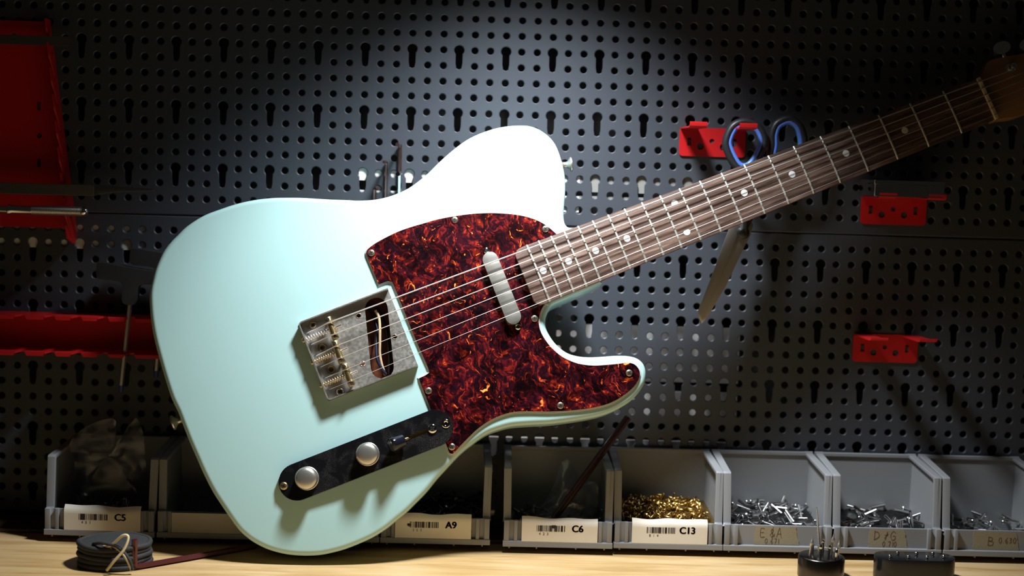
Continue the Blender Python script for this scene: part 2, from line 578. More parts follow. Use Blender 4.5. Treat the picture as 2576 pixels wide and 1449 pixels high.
PITCH = 15.0
def panel_mesh(x0c, x1c, r0, r1, key_rows, z_edges, xoff, zoff):
    V = []; F = []
    rh, ch, th = 3.30, 0.75, 2.0
    N = 16
    circ = []
    for k in range(N):
        a = 2 * math.pi * k / N
        c, s = math.cos(a), math.sin(a)
        e = 7.5 / max(abs(c), abs(s))
        circ.append((c, s, e))
    # keyhole seen from a point in its throat
    M_ = 40
    kc = Vector((0, -2.4))
    def exit_shape(dx, dy):
        best = 0
        for k in range(1, 900):
            t = k * 0.025
            x, y = kc.x + dx * t, kc.y + dy * t
            inside = x * x + y * y < 4.8 ** 2 or (abs(x) < 3.2 and -15 < y < 0) or (x * x + (y + 15) ** 2 < 3.2 ** 2)
            if inside: best = t
            else: break
        return best
    angs = sorted([2 * math.pi * k / M_ for k in range(M_)] +
                  [math.atan2(cy - kc.y, cx) % (2 * math.pi) for cx in (-7.5, 7.5) for cy in (7.5, -22.5)])
    key = []
    for a in angs:
        dx, dy = math.cos(a), math.sin(a)
        te = min(((7.5 if dx > 0 else -7.5) / dx) if abs(dx) > 1e-9 else 1e9,
                 ((7.5 - kc.y) if dy > 0 else (-22.5 - kc.y)) / dy if abs(dy) > 1e-9 else 1e9)
        t = exit_shape(dx, dy)
        key.append((dx, dy, te, t))
    def ring(cx, cz, rings, n):
        o = len(V)
        for rr in rings:
            V.extend(rr)
        for j in range(len(rings) - 1):
            for k in range(n):
                l = (k + 1) % n
                F.append((o + j * n + k, o + (j + 1) * n + k, o + (j + 1) * n + l, o + j * n + l))
    for r in range(r0, r1 + 1):
        for c in range(x0c, x1c + 1):
            cx, cz = c * PITCH + xoff, -r * PITCH + zoff
            iskey = c % 3 == 0
            if iskey and r in key_rows:
                rings = []
                rings.append([(cx + dx * te, 0, cz + kc.y + dy * te) for dx, dy, te, t in key])
                rings.append([(cx + dx * (t + ch), 0, cz + kc.y + dy * (t + ch)) for dx, dy, te, t in key])
                rings.append([(cx + dx * t, 0.6, cz + kc.y + dy * t) for dx, dy, te, t in key])
                rings.append([(cx + dx * t, th, cz + kc.y + dy * t) for dx, dy, te, t in key])
                ring(cx, cz, rings, len(key))
            elif iskey and (r - 1) in key_rows:
                continue
            else:
                rings = [[(cx + c_ * e, 0, cz + s_ * e) for c_, s_, e in circ],
                         [(cx + c_ * (rh + ch), 0, cz + s_ * (rh + ch)) for c_, s_, e in circ],
                         [(cx + c_ * rh, 0.6, cz + s_ * rh) for c_, s_, e in circ],
                         [(cx + c_ * rh, th, cz + s_ * rh) for c_, s_, e in circ]]
                ring(cx, cz, rings, N)
    xa, xb = x0c * PITCH - 7.5 + xoff, x1c * PITCH + 7.5 + xoff
    za, zb = -r1 * PITCH - 7.5 + zoff, -r0 * PITCH + 7.5 + zoff
    def quad(a, b, c, d):
        o = len(V); V.extend((a, b, c, d)); F.append((o, o + 1, o + 2, o + 3))
    # margins, rolled edges and folded returns
    for zs, ze, sgn in ((za, z_edges[0], -1), (zb, z_edges[1], 1)):
        z1 = ze - sgn * 1.2
        quad((xa, 0, zs), (xb, 0, zs), (xb, 0, z1), (xa, 0, z1))
        pr = [(0, z1), (0.35, z1 + sgn * 0.85), (1.2, ze), (14, ze)]
        for (ya, zz), (yb, zy) in zip(pr, pr[1:]):
            quad((xa, ya, zz), (xb, ya, zz), (xb, yb, zy), (xa, yb, zy))
    # back skin around the perforations is the same sheet: ends folded back
    for xx in (xa, xb):
        quad((xx, 0, z_edges[0]), (xx, 14, z_edges[0]), (xx, 14, z_edges[1]), (xx, 0, z_edges[1]))
    return V, F
def panel(label, args, kind=None):
    V, F = panel_mesh(*args)
    z0 = args[5][0]
    me = bpy.data.meshes.new('pegboard_panel')
    me.from_pydata([(x * MM, y * MM, (z - z0) * MM) for x, y, z in V], [], F)
    bm = bmesh.new(); bm.from_mesh(me)
    bmesh.ops.recalc_face_normals(bm, faces=bm.faces)
    # sheet faces must look at the camera side
    bm.to_mesh(me); bm.free()
    me.materials.append(PEG)
    me.update()
    o = bpy.data.objects.new('pegboard_panel', me)
    COL.objects.link(o)
    o.location = wp(0, 0, z0)
    return tag(o, label, 'pegboard')
panel('upper black perforated metal panel with keyhole slots behind the guitar neck',
      (-26, 54, -6, 10, {-4, 0, 4, 8}, (-165.7, 104.0), 0, 0))
panel('lower black perforated metal panel with keyhole slots above the grey bins',
      (-26, 54, -1, 17, {0, 4, 8, 12, 16}, (-461.0, -166.6), -1.08, -195.78))

# pale boards screwed to the wall behind, glimpsed through some holes
def pale(x0, x1, z0, z1, y, lab, t=6, m=None):
    plain('backing_strip', G().box(0, x1 - x0, 0, t, 0, z1 - z0), m or PALE, (x0, y, z0), lab, 'board', group='pale boards behind the panels')
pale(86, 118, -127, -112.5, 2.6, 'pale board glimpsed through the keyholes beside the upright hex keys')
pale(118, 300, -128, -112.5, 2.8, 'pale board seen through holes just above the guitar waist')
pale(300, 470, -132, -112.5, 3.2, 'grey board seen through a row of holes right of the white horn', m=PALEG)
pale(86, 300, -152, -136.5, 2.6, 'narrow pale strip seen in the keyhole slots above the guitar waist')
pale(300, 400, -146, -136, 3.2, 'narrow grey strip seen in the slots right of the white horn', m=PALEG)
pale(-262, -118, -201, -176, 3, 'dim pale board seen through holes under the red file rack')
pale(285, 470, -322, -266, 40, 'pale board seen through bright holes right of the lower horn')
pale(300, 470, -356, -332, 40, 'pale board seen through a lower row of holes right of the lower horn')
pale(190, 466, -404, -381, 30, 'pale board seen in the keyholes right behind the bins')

# ================================================================== the guitar
GX = Vector((0.91911385, 0.1109355, 0.37805164))
GY = Vector((-0.39354924, 0.21302253, 0.89428206))
GZ = Vector((0.01867411, -0.97072896, 0.23945054))
gm = Matrix((GX, GY, GZ)).transposed()
guitar = thing('electric_guitar', 'pale blue electric guitar with tortoiseshell pickguard leaning against the pegboard', 'guitar', (80.91, -109.43, -279.71), gm)
BODY = [(57.72, 128.17), (63.97, 125.22), (76.31, 120.9), (84.89, 118.92), (93.83, 117.84), (103.19, 117.81), (113.13, 118.76), (123.6, 121.51), (134.53, 125.31), (146.04, 130.52), (157.28, 135.05), (168.36, 138.86), (178.95, 141.65), (188.96, 142.9), (198.52, 143.03), (207.83, 142.45), (216.77, 140.95), (225.39, 138.61), (233.73, 135.55), (238.69, 132.99), (244.4, 128.34), (249.34, 121.79), (252.66, 115.21), (254.52, 107.98), (254.78, 99.76), (253.94, 90.35), (252.2, 80.1), (249.61, 71.4), (245.5, 61.31), (241.42, 53.24), (236.64, 43.46), (235.01, 38.49), (234.63, 34.63), (236.04, 31.28), (239.52, 29.13), (245.42, 28.03), (245.44, -28.5), (231.93, -29.53), (218.55, -29.96), (205.33, -30.53), (198.81, -30.72), (194.19, -31.47), (190.1, -34.22), (186.23, -37.96), (184.04, -41.42), (182.19, -46.96), (182.23, -53.63), (184.08, -62.57), (187.45, -70.15), (192.04, -76.64), (199.16, -82.18), (208.26, -86.75), (218.53, -90.38), (230.0, -93.98), (238.14, -97.11), (244.13, -100.22), (248.97, -104.21), (251.89, -109.5), (252.29, -115.15), (250.69, -120.87), (247.03, -126.81), (242.59, -130.49), (236.4, -134.4), (228.55, -137.72), (220.58, -139.47), (210.75, -140.55), (199.94, -140.26), (188.8, -138.54), (176.08, -135.79), (163.71, -132.79), (151.49, -129.47), (139.95, -125.46), (126.79, -121.19), (117.91, -118.8), (108.34, -117.68), (98.72, -117.3), (90.31, -118.54), (81.59, -120.8), (72.69, -123.35), (63.48, -126.92), (52.63, -132.09), (39.72, -138.3), (27.54, -145.15), (15.63, -150.41), (4.37, -155.08), (-6.83, -158.66), (-17.56, -162.03), (-29.32, -164.26), (-37.31, -164.93), (-47.85, -165.17), (-58.22, -164.87), (-68.19, -163.68), (-77.95, -161.87), (-87.23, -158.92), (-96.24, -155.18), (-104.95, -150.74), (-113.25, -145.32), (-121.2, -138.78), (-128.56, -130.61), (-133.57, -123.13), (-138.0, -114.02), (-141.52, -101.42), (-144.5, -89.01), (-147.66, -74.64), (-149.82, -56.12), (-150.6, -42.63), (-151.51, -27.0), (-151.85, -11.49), (-151.97, 2.62), (-153.17, 15.85), (-152.42, 36.91), (-150.96, 56.52), (-149.28, 72.91), (-146.36, 89.03), (-142.07, 104.79), (-138.71, 113.58), (-133.88, 121.82), (-126.8, 132.13), (-116.55, 142.81), (-107.03, 149.3), (-97.85, 153.71), (-87.13, 158.48), (-69.45, 162.26), (-51.67, 162.32), (-41.69, 161.97), (-31.94, 160.96), (-22.48, 159.35), (-13.08, 157.13), (-3.94, 154.37), (4.87, 151.14), (18.31, 145.8), (31.38, 139.84), (44.37, 133.87)]
PG = [(55.21, 78.25, 0), (58.14, 79.86, 0), (65.08, 81.88, 0), (75.33, 83.41, 0), (88.55, 84.57, 0), (101.43, 84.3, 0), (111.78, 83.44, 0), (127.08, 82.05, 0), (144.64, 78.79, 0), (161.69, 74.42, 0), (178.13, 68.46, 0), (193.99, 60.97, 0), (205.26, 53.78, 0), (214.35, 45.46, 0), (220.32, 36.76, 0), (224.02, 29.55, 0), (225.26, 27.27, 1), (191.5, -29.78, 1), (189.54, -28.62, 1), (184.9, -32.08, 0), (180.97, -36.99, 0), (178.18, -42.93, 0), (177.17, -50.72, 0), (178.78, -60.19, 0), (181.46, -67.98, 0), (186.12, -76.62, 0), (192.44, -83.77, 0), (199.3, -89.2, 0), (209.11, -94.36, 0), (218.78, -97.64, 0), (228.59, -100.58, 0), (237.65, -103.0, 0), (242.32, -105.23, 0), (245.46, -108.61, 0), (247.07, -113.6, 0), (246.62, -117.96, 0), (243.83, -122.32, 0), (237.73, -127.19, 0), (229.9, -130.42, 0), (220.76, -132.7, 0), (211.16, -133.86, 0), (200.46, -133.19, 0), (186.97, -130.57, 0), (170.7, -125.91, 0), (154.74, -120.45, 0), (139.22, -113.98, 0), (126.27, -109.41, 0), (116.98, -108.02, 0), (107.18, -107.95, 0), (97.59, -109.49, 0), (88.89, -111.94, 0), (79.39, -115.85, 0), (71.26, -119.42, 0), (65.22, -122.36, 0), (61.32, -123.58, 0), (58.52, -122.08, 0), (57.62, -119.33, 0), (57.79, -111.54, 0), (56.36, -77.35, 1), (56.42, -62.52, 0), (56.54, -47.21, 1), (63.31, -46.81, 1), (66.05, -46.16, 0), (67.72, -43.36, 0), (66.84, -19.95, 0), (66.48, 6.19, 0), (66.23, 37.81, 0), (65.54, 41.02, 0), (62.73, 42.71, 0), (53.87, 42.66, 1), (53.6, 60.0, 1), (53.28, 72.31, 0), (53.49, 75.77, 0)]

outline = ccw(spline(BODY, 3, True, corners={35, 36}))
TH, RO = 44.0, 5.0
cav = rrect(8, 58, -37.4, 35, 6)
g = G()
steps = 6
loops = []
for k in range(steps + 1):
    a = R(90 * k / steps)
    loops.append((offset(outline, RO * (1 - math.sin(a))), -RO * (1 - math.cos(a))))
for k in range(steps, -1, -1):
    a = R(90 * k / steps)
    loops.append((offset(outline, RO * (1 - math.sin(a))), -TH + RO * (1 - math.cos(a))))
n = len(outline)
vs = [(x, y, z) for l, z in loops for x, y in l]
fs = [(i * n + k, (i + 1) * n + k, (i + 1) * n + (k + 1) % n, i * n + (k + 1) % n) for i in range(len(loops) - 1) for k in range(n)]
g.add(vs, fs)
tv, tf = fill2d([loops[0][0], ccw(cav)])
g.add([(x, y, 0) for x, y in tv], tf)
bv, bf = fill2d([loops[-1][0]])
g.add([(x, y, -TH) for x, y in bv], [f[::-1] for f in bf])
g.build('body', BLUE, guitar, smooth=40)
g = G()
nc = len(cav)
g.add([(x, y, 0) for x, y in ccw(cav)] + [(x, y, -16) for x, y in ccw(cav)], [(k, nc + k, nc + (k + 1) % nc, (k + 1) % nc) for k in range(nc)] + [tuple(range(2 * nc - 1, nc - 1, -1))[::-1]])
g.build('pickup_cavity', COPPER, guitar, smooth=40, recalc=False)['label'] = 'copper coloured routed cavity under the bridge'

# wires lying in the cavity
def wire(name, pts, r, m, lab):
    o = G().tube(spline(pts, 6, False), r, 8).build(name, m, guitar, smooth=60)
    o['label'] = lab
wire('pickup_wire', [(44, 24, -5), (44.5, 17, -4), (42, 8, -4), (37.5, -4, -4), (33.5, -14, -5), (31.5, -24, -6), (31, -34, -8)], 1.25, CLOTH, 'cream cloth covered wire')
wire('pickup_wire', [(32, -33.5, -7), (30, -26, -5), (29.5, -17, -4), (33, -6, -6), (39, 8, -10), (40, 24, -14), (36, 33, -15)], 1.3, NAVY, 'dark navy wire')
wire('pickup_wire', [(35, -34, -7), (38, -27, -5), (41.5, -18, -5), (44.5, -6, -8), (47, 8, -11), (46, 26, -13), (38, 33, -14)], 1.6, BLACKP, 'black wire')

# pickguard of four plies
corners = {i for i, p in enumerate(PG) if p[2]}
pgl = ccw(spline([p[:2] for p in PG], 3, True, corners))
pick = None
layers = [('pickguard', 0.0, 0.0, 0.6, WHITEP), ('black_ply', 0.45, 0.6, 1.0, BLACKP), ('white_ply', 0.75, 1.0, 1.6, WHITEP), ('tortoiseshell_ply', 1.30, 1.6, 2.3, TORT)]
for nm, ins, z0, z1, m in layers:
    o = G().prism([offset(pgl, ins)], z0, z1, inset=0.25).build(nm, m, pick or guitar, smooth=30)
    if pick is None:
        pick = o
        o['label'] = 'layered pickguard with red tortoiseshell top'
    elif nm == 'tortoiseshell_ply':
        o['label'] = 'dark red and orange marbled top layer'

def cross_screw(name, x, y, z, r, m, parent, h=1.1, rot=0.3, countersunk=False):
    g = G()
    if countersunk:
        g.lathe([(r, 0), (r, 0.15), (r * 0.86, 0.4), (r * 0.4, 0.55), (0.05, 0.58)], 20, mtx=T(x, y, z))
        h = 0.55
    else:
        g.lathe([(r, 0), (r, 0.25), (r * 0.93, h * 0.55), (r * 0.75, h * 0.82), (r * 0.45, h * 0.97), (0.05, h)], 20, mtx=T(x, y, z))
    a, b = r * 0.56, r * 0.16
    for k in (0, 1):
        g.box(-a, a, -b, b, h * 0.5, h + 0.04, 1, mtx=T(x, y, z) @ Matrix.Rotation(rot + k * math.pi / 2, 4, 'Z'))
    return g.build(name, [m, DARK], parent, smooth=50, merge=False)
for i, (x, y) in enumerate([(59.28, 73.52), (140.95, 74.42), (215.02, 36.42), (174.99, -36.48), (236.11, -113.84), (167.12, -118.11), (61.92, -62.19), (63.14, -116.42)]):
    cross_screw('pickguard_screw', x, y, 2.3, 3.2, BRONZE, guitar, 1.3, rot=0.2 + i * 0.9)

# ---- neck, fretboard, frets
NUT = 648.0
def half_w(x):
    return 21.0 + (27.75 - 21.0) * (NUT - x) / 455.3
ARC = 230.0
def top_z(y, w_):
    return 9.0 + (math.sqrt(ARC ** 2 - y * y) - math.sqrt(ARC ** 2 - w_ * w_))
g = G()
xs = [179.6, 180.4, 182.0, 184.5, 188, 200] + [200 + 446 * k / 14 for k in range(1, 15)]
shr = {179.6: 6.0, 180.4: 4.0, 182.0: 2.0, 184.5: 0.6}
NS = 14
vs = []; fs = []
for x in xs:
    w_ = half_w(x) - shr.get(x, 0)
    sec = [(-w_, 3.0)] + [(-w_ + 2 * w_ * k / NS, top_z(-w_ + 2 * w_ * k / NS, half_w(x))) for k in range(NS + 1)] + [(w_, 3.0)]
    vs += [(x, y, z) for y, z in sec]
m_ = NS + 3
for i in range(len(xs) - 1):
    for k in range(m_ - 1):
        fs.append((i * m_ + k, (i + 1) * m_ + k, (i + 1) * m_ + k + 1, i * m_ + k + 1))
    fs.append((i * m_ + m_ - 1, (i + 1) * m_ + m_ - 1, (i + 1) * m_, i * m_))
fs.append(tuple(range(m_)))
fs.append(tuple((len(xs) - 1) * m_ + k for k in range(m_ - 1, -1, -1)))
fb = g.add(vs, fs).build('fretboard', ROSE, guitar, smooth=35)
fb['label'] = 'dark streaked rosewood fingerboard'
for k in range(1, 22):
    x = NUT * 2 ** (-k / 12)
    w_ = half_w(x)
    pts = []
    for j in range(13):
        y = -w_ + 2 * w_ * j / 12
        pts.append((x, y, top_z(y, w_) + (0.35 if 0 < j < 12 else -0.35)))
    G().tube(pts, 1.15, 8, rollv=(0, 0, 1), flat=0.85).build('fret', FRETM, fb, smooth=60)
for x, y in [(561.63, 0), (500.94, 0), (445.85, 0), (397.46, 0), (333.7, 14.4), (333.7, -14.3), (280.08, 0), (249.12, 0), (222.42, 0), (197.72, 0.3)]:
    z = top_z(y, half_w(x))
    G().lathe([(3.15, -0.6), (3.15, 0.06), (2.6, 0.10), (0.05, 0.10)], 24, mtx=T(x, y, z)).build('inlay_dot', PEARL, fb, smooth=40)

g = G()
vs = []; fs = []
xs = [183, 245, 262, 300, 400, 500, 600, 640, 652]
for x in xs:
    w_ = half_w(x) - 0.25
    d = 15.5 if x < 250 else 14.5 - (x - 262) * 0.006
    sec = []
    for k in range(15):
        a = math.pi * k / 14
        ex = 0.35 if x < 250 else 0.75
        sec.append((w_ * math.copysign(abs(math.cos(a)) ** ex, math.cos(a)), 3.0 - d * math.sin(a) ** ex if math.sin(a) > 0 else 3.0))
    vs += [(x, y, z) for y, z in sec]
for i in range(len(xs) - 1):
    for k in range(14):
        fs.append((i * 15 + k, i * 15 + k + 1, (i + 1) * 15 + k + 1, (i + 1) * 15 + k))
    fs.append((i * 15 + 14, i * 15, (i + 1) * 15, (i + 1) * 15 + 14))
fs.append(tuple(range(15))); fs.append(tuple((len(xs) - 1) * 15 + k for k in range(14, -1, -1)))
g.add(vs, fs).build('neck', MAPLE, guitar, smooth=50)

HEAD = [(648, 21), (654, 22.6), (660, 27.5), (665.6, 32.2), (672, 33.5), (700, 28.5), (760, 13.5), (815, 0.5), (832, -6), (840, -17), (836, -30), (824, -36), (812, -34.5), (803, -30), (790, -27.5), (740, -26), (690, -25.5), (668, -25), (656, -22), (648, -21)]
hs = spline(HEAD, 4, True, corners={0, 19})
G().prism([hs], -10, 3.4, inset=0.0).build('headstock', MAPLE, guitar, smooth=30, bevel=1.2)
G().prism([rrect(-1.6, 1.6, -21.2, 21.2, 0.6)], 3.2, 12.2, mtx=T(647.4, 0, 0)).build('nut', BONE, guitar, smooth=40, bevel=0.4)

SY = [26.3, 14.9, 4.4, -6.9, -18.3, -29.3]       # strings over the saddles
SN = [17.0, 10.0, 3.1, -4.0, -10.8, -17.5]       # strings over the nut
HX = [-20.9, -20.8, -20.5, -20.3, -20.0, -20.0]
HY = [26.3, 15.1, 4.1, -6.8, -17.4, -28.5]
SR = [0.66, 0.54, 0.42, 0.30, 0.25, 0.21]
POST = [(683.5 + 25.2 * i, [19.6, 13.2, 6.6, 0.2, -6.6, -13.4][i]) for i in range(6)]
for i, (px_, py_) in enumerate(POST):
    t = G()
    t.lathe([(4.6, 3.4), (4.6, 4.4), (3.9, 4.9), (3.0, 5.0), (2.9, 12.5), (2.6, 13.0), (1.4, 13.0), (1.3, 9.0), (0.05, 9.0)], 20, mtx=T(px_, py_, 0))
    tn = t.build('tuner', CHROME, guitar, smooth=40)
    by = 41.5 - (px_ - 683.5) * 0.245
    bt = G().tube([(px_ + 3, by - 16, -3), (px_ + 3, by - 4.5, -3)], 1.8, 10)
    prof = [(math.cos(a), math.sin(a)) for a in [2 * math.pi * k / 20 for k in range(20)]]
    bt.prism([[(px_ + 3 + 9.0 * c, by + 6.2 * s) for c, s in prof]], -6, 0)
    bt.build('tuner_button', CHROME, tn, smooth=35, bevel=1.6)
for i in range(6):
    z_n = 12.4
    pts = [(HX[i], HY[i], 0.5), (HX[i] + 1.5, HY[i], 2.0), (-3.0, SY[i], 12.2), (0.0, SY[i], 13.25 + SR[i]), (2.5, SY[i] + 0.0, 13.25 + SR[i]), (NUT, SN[i], z_n + SR[i] * 0.5), (NUT + 2.0, SN[i], z_n), (POST[i][0], POST[i][1] - 2.9, 7.2)]
    pts.append((POST[i][0] + 2.9, POST[i][1], 7.0))
    for k in range(1, 9):
        a = k * math.pi / 4
        pts.append((POST[i][0] + 2.95 * math.cos(a), POST[i][1] + 2.95 * math.sin(a), 7.0 - k * 0.12))
    G().tube(pts, SR[i], 6).build('string', STEEL, guitar, smooth=70)

# ---- bridge
holes = []
slot_c = [(45.2, 24.2), (31.2, -27.0)]
slot = capsule(slot_c[1], slot_c[0], 10.3)
holes.append(slot)
for x, y in [(28.2, 24.2), (51.5, -5.4), (16.0, -17.6)]:
    holes.append(circle(x, y, 1.8, 16))
for x, y in zip(HX, HY):
    holes.append(circle(x, y, 1.6, 14))
for x, y in [(-12.3, 9.1), (-12.0, -12.3)]:
    holes.append(circle(x, y, 2.3, 18))
g = G()
base = rrect(-24.4, 61.4, -38.0, 37.2, 0.8, 3)
g.prism([base] + holes, 0.05, 1.25)
def ringz(x, y, r0, r1, z):
    n_ = 20
    g.add([(x + r0 * math.cos(2 * math.pi * k / n_), y + r0 * math.sin(2 * math.pi * k / n_), z) for k in range(n_)] +
          [(x + r1 * math.cos(2 * math.pi * k / n_), y + r1 * math.sin(2 * math.pi * k / n_), z - 0.0) for k in range(n_)],
          [(k, (k + 1) % n_, n_ + (k + 1) % n_, n_ + k) for k in range(n_)])
# raised rim on three sides, rounded at the two corners of the string end
def rim_path(o_):
    x0, y0, y1, r = -24.4 + o_, -38.0 + o_, 37.2 - o_, 3.2 - o_
    p = [(61.4, y1), (x0 + r, y1)]
    p += [(x0 + r + r * math.cos(R(a)), y1 - r + r * math.sin(R(a))) for a in (100, 120, 140, 160, 180)]
    p += [(x0 + r + r * math.cos(R(a)), y0 + r + r * math.sin(R(a))) for a in (180, 200, 220, 240, 260)]
    return p + [(x0 + r, y0), (61.4, y0)]
po, pi_ = rim_path(0), rim_path(1.1)
nn = len(po)
def rim_h(k):
    return 8.6
vs = [(x, y, 0.05) for x, y in po] + [(x, y, rim_h(0)) for x, y in po] + [(x, y, rim_h(0)) for x, y in pi_] + [(x, y, 1.2) for x, y in pi_]
fs = []
for k in range(nn - 1):
    for j in range(3):
        fs.append((j * nn + k, j * nn + k + 1, (j + 1) * nn + k + 1, (j + 1) * nn + k))
fs += [(0, nn, 2 * nn, 3 * nn), (nn - 1, 4 * nn - 1, 3 * nn - 1, 2 * nn - 1)]
g.add(vs, fs)
bridge = g.build('bridge_plate', NICK, guitar)
bridge['label'] = 'worn nickel bridge tray with raised edges'
for x, y in [(-12.8, 31.1), (-11.8, -34.0)]:
    cross_screw('mounting_screw', x, y, 1.25, 3.4, BRONZE, bridge, 1.6, 0.5)
for x, y in [(-12.3, 9.1), (-12.0, -12.3)]:
    G().lathe([(2.4, 0.0), (3.9, 1.25), (3.9, 1.4), (3.3, 1.4), (2.0, 0.3), (2.0, 0.0)], 24, mtx=T(x, y, 0.1)).build('screw_recess', BRASS, bridge, smooth=50)
for k, (x, y) in enumerate([(28.2, 24.2), (51.5, -5.4), (16.0, -17.6)]):
    gg = G()
    gg.tube([(x + 2.1 * math.cos(a), y + 2.1 * math.sin(a), 1.3) for a in [2 * math.pi * q / 20 for q in range(20)]], 0.4, 6, True)
    gg.build('hole_rim', CHROME, bridge, smooth=60)
# barrel saddles
for (ax, ay), (bx, by) in [((1.9, 31.7), (2.1, 10.9)), ((-0.2, 9.6), (-0.3, -11.4)), ((0.5, -13.0), (0.6, -33.9))]:
    a, b = Vector((ax, ay, 9.6)), Vector((bx, by, 9.6))
    L_ = (b - a).length
    g = G()
    e = L_ / 2
    prof = [(0.05, 0), (2.9, 0), (3.2, 0.4), (3.2, 4.2), (2.65, 4.4), (2.65, 5.3), (3.05, 5.6), (3.05, L_ - 5.6), (2.65, L_ - 5.3), (2.65, L_ - 4.4), (3.2, L_ - 4.2), (3.2, L_ - 0.4), (2.9, L_), (0.05, L_)]
    g.lathe(prof, 24, mtx=align(a, b - a))
    d = (b - a).normalized()
    for t_ in (2.2, L_ - 2.2):
        p = a + d * t_
        g.lathe([(1.25, 0.0), (1.25, 3.28), (0.05, 3.29)], 16, mi=1, mtx=T(*p))
        g.lathe([(1.1, -8.4), (1.1, 0.0), (0.05, 0.0)], 10, mi=0, mtx=T(*p))
    g.build('saddle', [BRASS, DARK], bridge, smooth=50, merge=False)
for y, xb in [(20.6, 2.0), (-0.8, -0.25), (-23.0, 0.55)]:
    G().tube([(-25, y, 6.2), (xb, y, 8.8), (xb + 9.0, y, 9.6)], 1.15, 10).build('intonation_screw', STEEL, bridge, smooth=60)
    pts = []
    turns, NN = 9, 9 * 10
    for k in range(NN + 1):
        t_ = k / NN
        x = -22.8 + (xb - 3.2 + 22.8) * t_
        zc = 6.2 + 2.5 * (x + 25) / (xb + 25)
        rr = 2.35
        a = 2 * math.pi * turns * t_
        pts.append((x, y + rr * math.cos(a), zc + rr * math.sin(a)))
    G().tube(pts, 0.42, 6).build('saddle_spring', STEEL if y > 0 else BRASS, bridge, smooth=70)
    G().lathe([(2.6, 0), (2.6, 0.8), (2.0, 1.9), (0.9, 2.5), (0.05, 2.6)], 16, mtx=align((-24.6, y, 6.0), (-1, 0, -0.05))).build('screw_head', BRASS, bridge, smooth=50)

# ---- neck pickup
g = G()
g.prism([capsule((157.1, -28.2), (157.2, 27.6), 7.1, 14)], 1.0, 8.6)
pk = g.build('neck_pickup', SATIN, guitar, smooth=40, bevel=1.0)
pk['label'] = 'satin nickel pickup cover with rounded ends'
for x, y in [(157.2, 37.4), (158.0, -38.2)]:
    cross_screw('pickup_screw', x, y, 2.2, 3.0, CHROME, guitar, 2.4, 0.1)

# ---- controls
g = G()
sl = rrect(24.5, 48.0, -96.6, -93.8, 0.3, 2)
g.prism([capsule((-74.8, -94.6), (55.0, -95.6), 16.6, 16), sl], 0.05, 2.9, inset=0.35)
ctl = g.build('control_plate', DUSTB, guitar, smooth=30)
ctl.matrix_basis = T(-0.091, 0, 0.0015) @ Matrix.Rotation(R(-2.1), 4, 'Y') @ T(0.091, 0, 0)
ctl['label'] = 'glossy black dusty control plate with rounded ends'
G().box(23, 49, -98, -92, -3, 0.9).build('switch_body', BRASS, ctl)
for x in (-65.3, -8.2):
    y = -95.0
    g = G()
    nk = 44
    prof = [(10.2, 2.9), (10.4, 3.4), (10.4, 4.6), (9.75, 5.2), (9.7, 12.0), (9.4, 13.2), (8.6, 14.2), (6.5, 15.0), (3.5, 15.5), (0.05, 15.6)]
    g.lathe(prof, 44, mtx=T(x, y, 0))
    for k in range(nk):
        a = 2 * math.pi * k / nk
        g.box(9.6, 10.05, -0.36, 0.36, 5.4, 11.6, mtx=T(x, y, 0) @ Matrix.Rotation(a, 4, 'Z'))
    o = g.build('knob', SATIN, ctl, smooth=40, merge=False)
    o['label'] = 'round nickel knob with domed top'
G().tube([(32.0, -95.2, 0.5), (27.0, -95.2, 4.5), (22.5, -95.3, 8.0)], 1.15, 8, flat=0.5).build('switch_lever', BRASS, ctl, smooth=60)
d_ = Vector((-0.80, -0.02, 0.58)).normalized()
G().lathe([(0.05, -8.5), (4.2, -8.5), (5.9, -7.2), (6.1, 0), (6.3, 3.6), (5.8, 5.0), (5.2, 5.3), (0.05, 5.3)], 26, mtx=align((18.4, -95.6, 10.6), d_)).build('switch_tip', BLACKPL, ctl, smooth=40)
cross_screw('switch_screw', 53.0, -95.3, 2.9, 4.3, CHROME, ctl, 1.9, 0.4)
cross_screw('plate_screw', -86.9, -93.6, 2.9, 3.6, BRASS, ctl, 1.4, 0.7)
G().lathe([(3.9, 0), (3.9, 0.3), (3.4, 0.7), (2.6, 0.7), (1.6, 0.0), (1.5, -1.5), (0.05, -1.5)], 24, mtx=T(65.7, -95.6, 2.9)).build('ferrule', CHROME, ctl, smooth=50)
# strap buttons
for p, d in [((254.6, 91.0, -20.0), (0.96, -0.28, 0.0)), ((-152.0, -3.0, -21.0), (-1.0, 0.06, 0))]:
    G().lathe([(4.2, -1), (4.2, 0.5), (3.0, 1.8), (2.7, 4.5), (3.4, 6.5), (5.4, 8.0), (6.9, 9.0), (7.0, 10.0), (6.2, 10.8), (0.05, 11.0)], 24, mtx=align(p, d)).build('strap_button', SATIN, guitar, smooth=50)

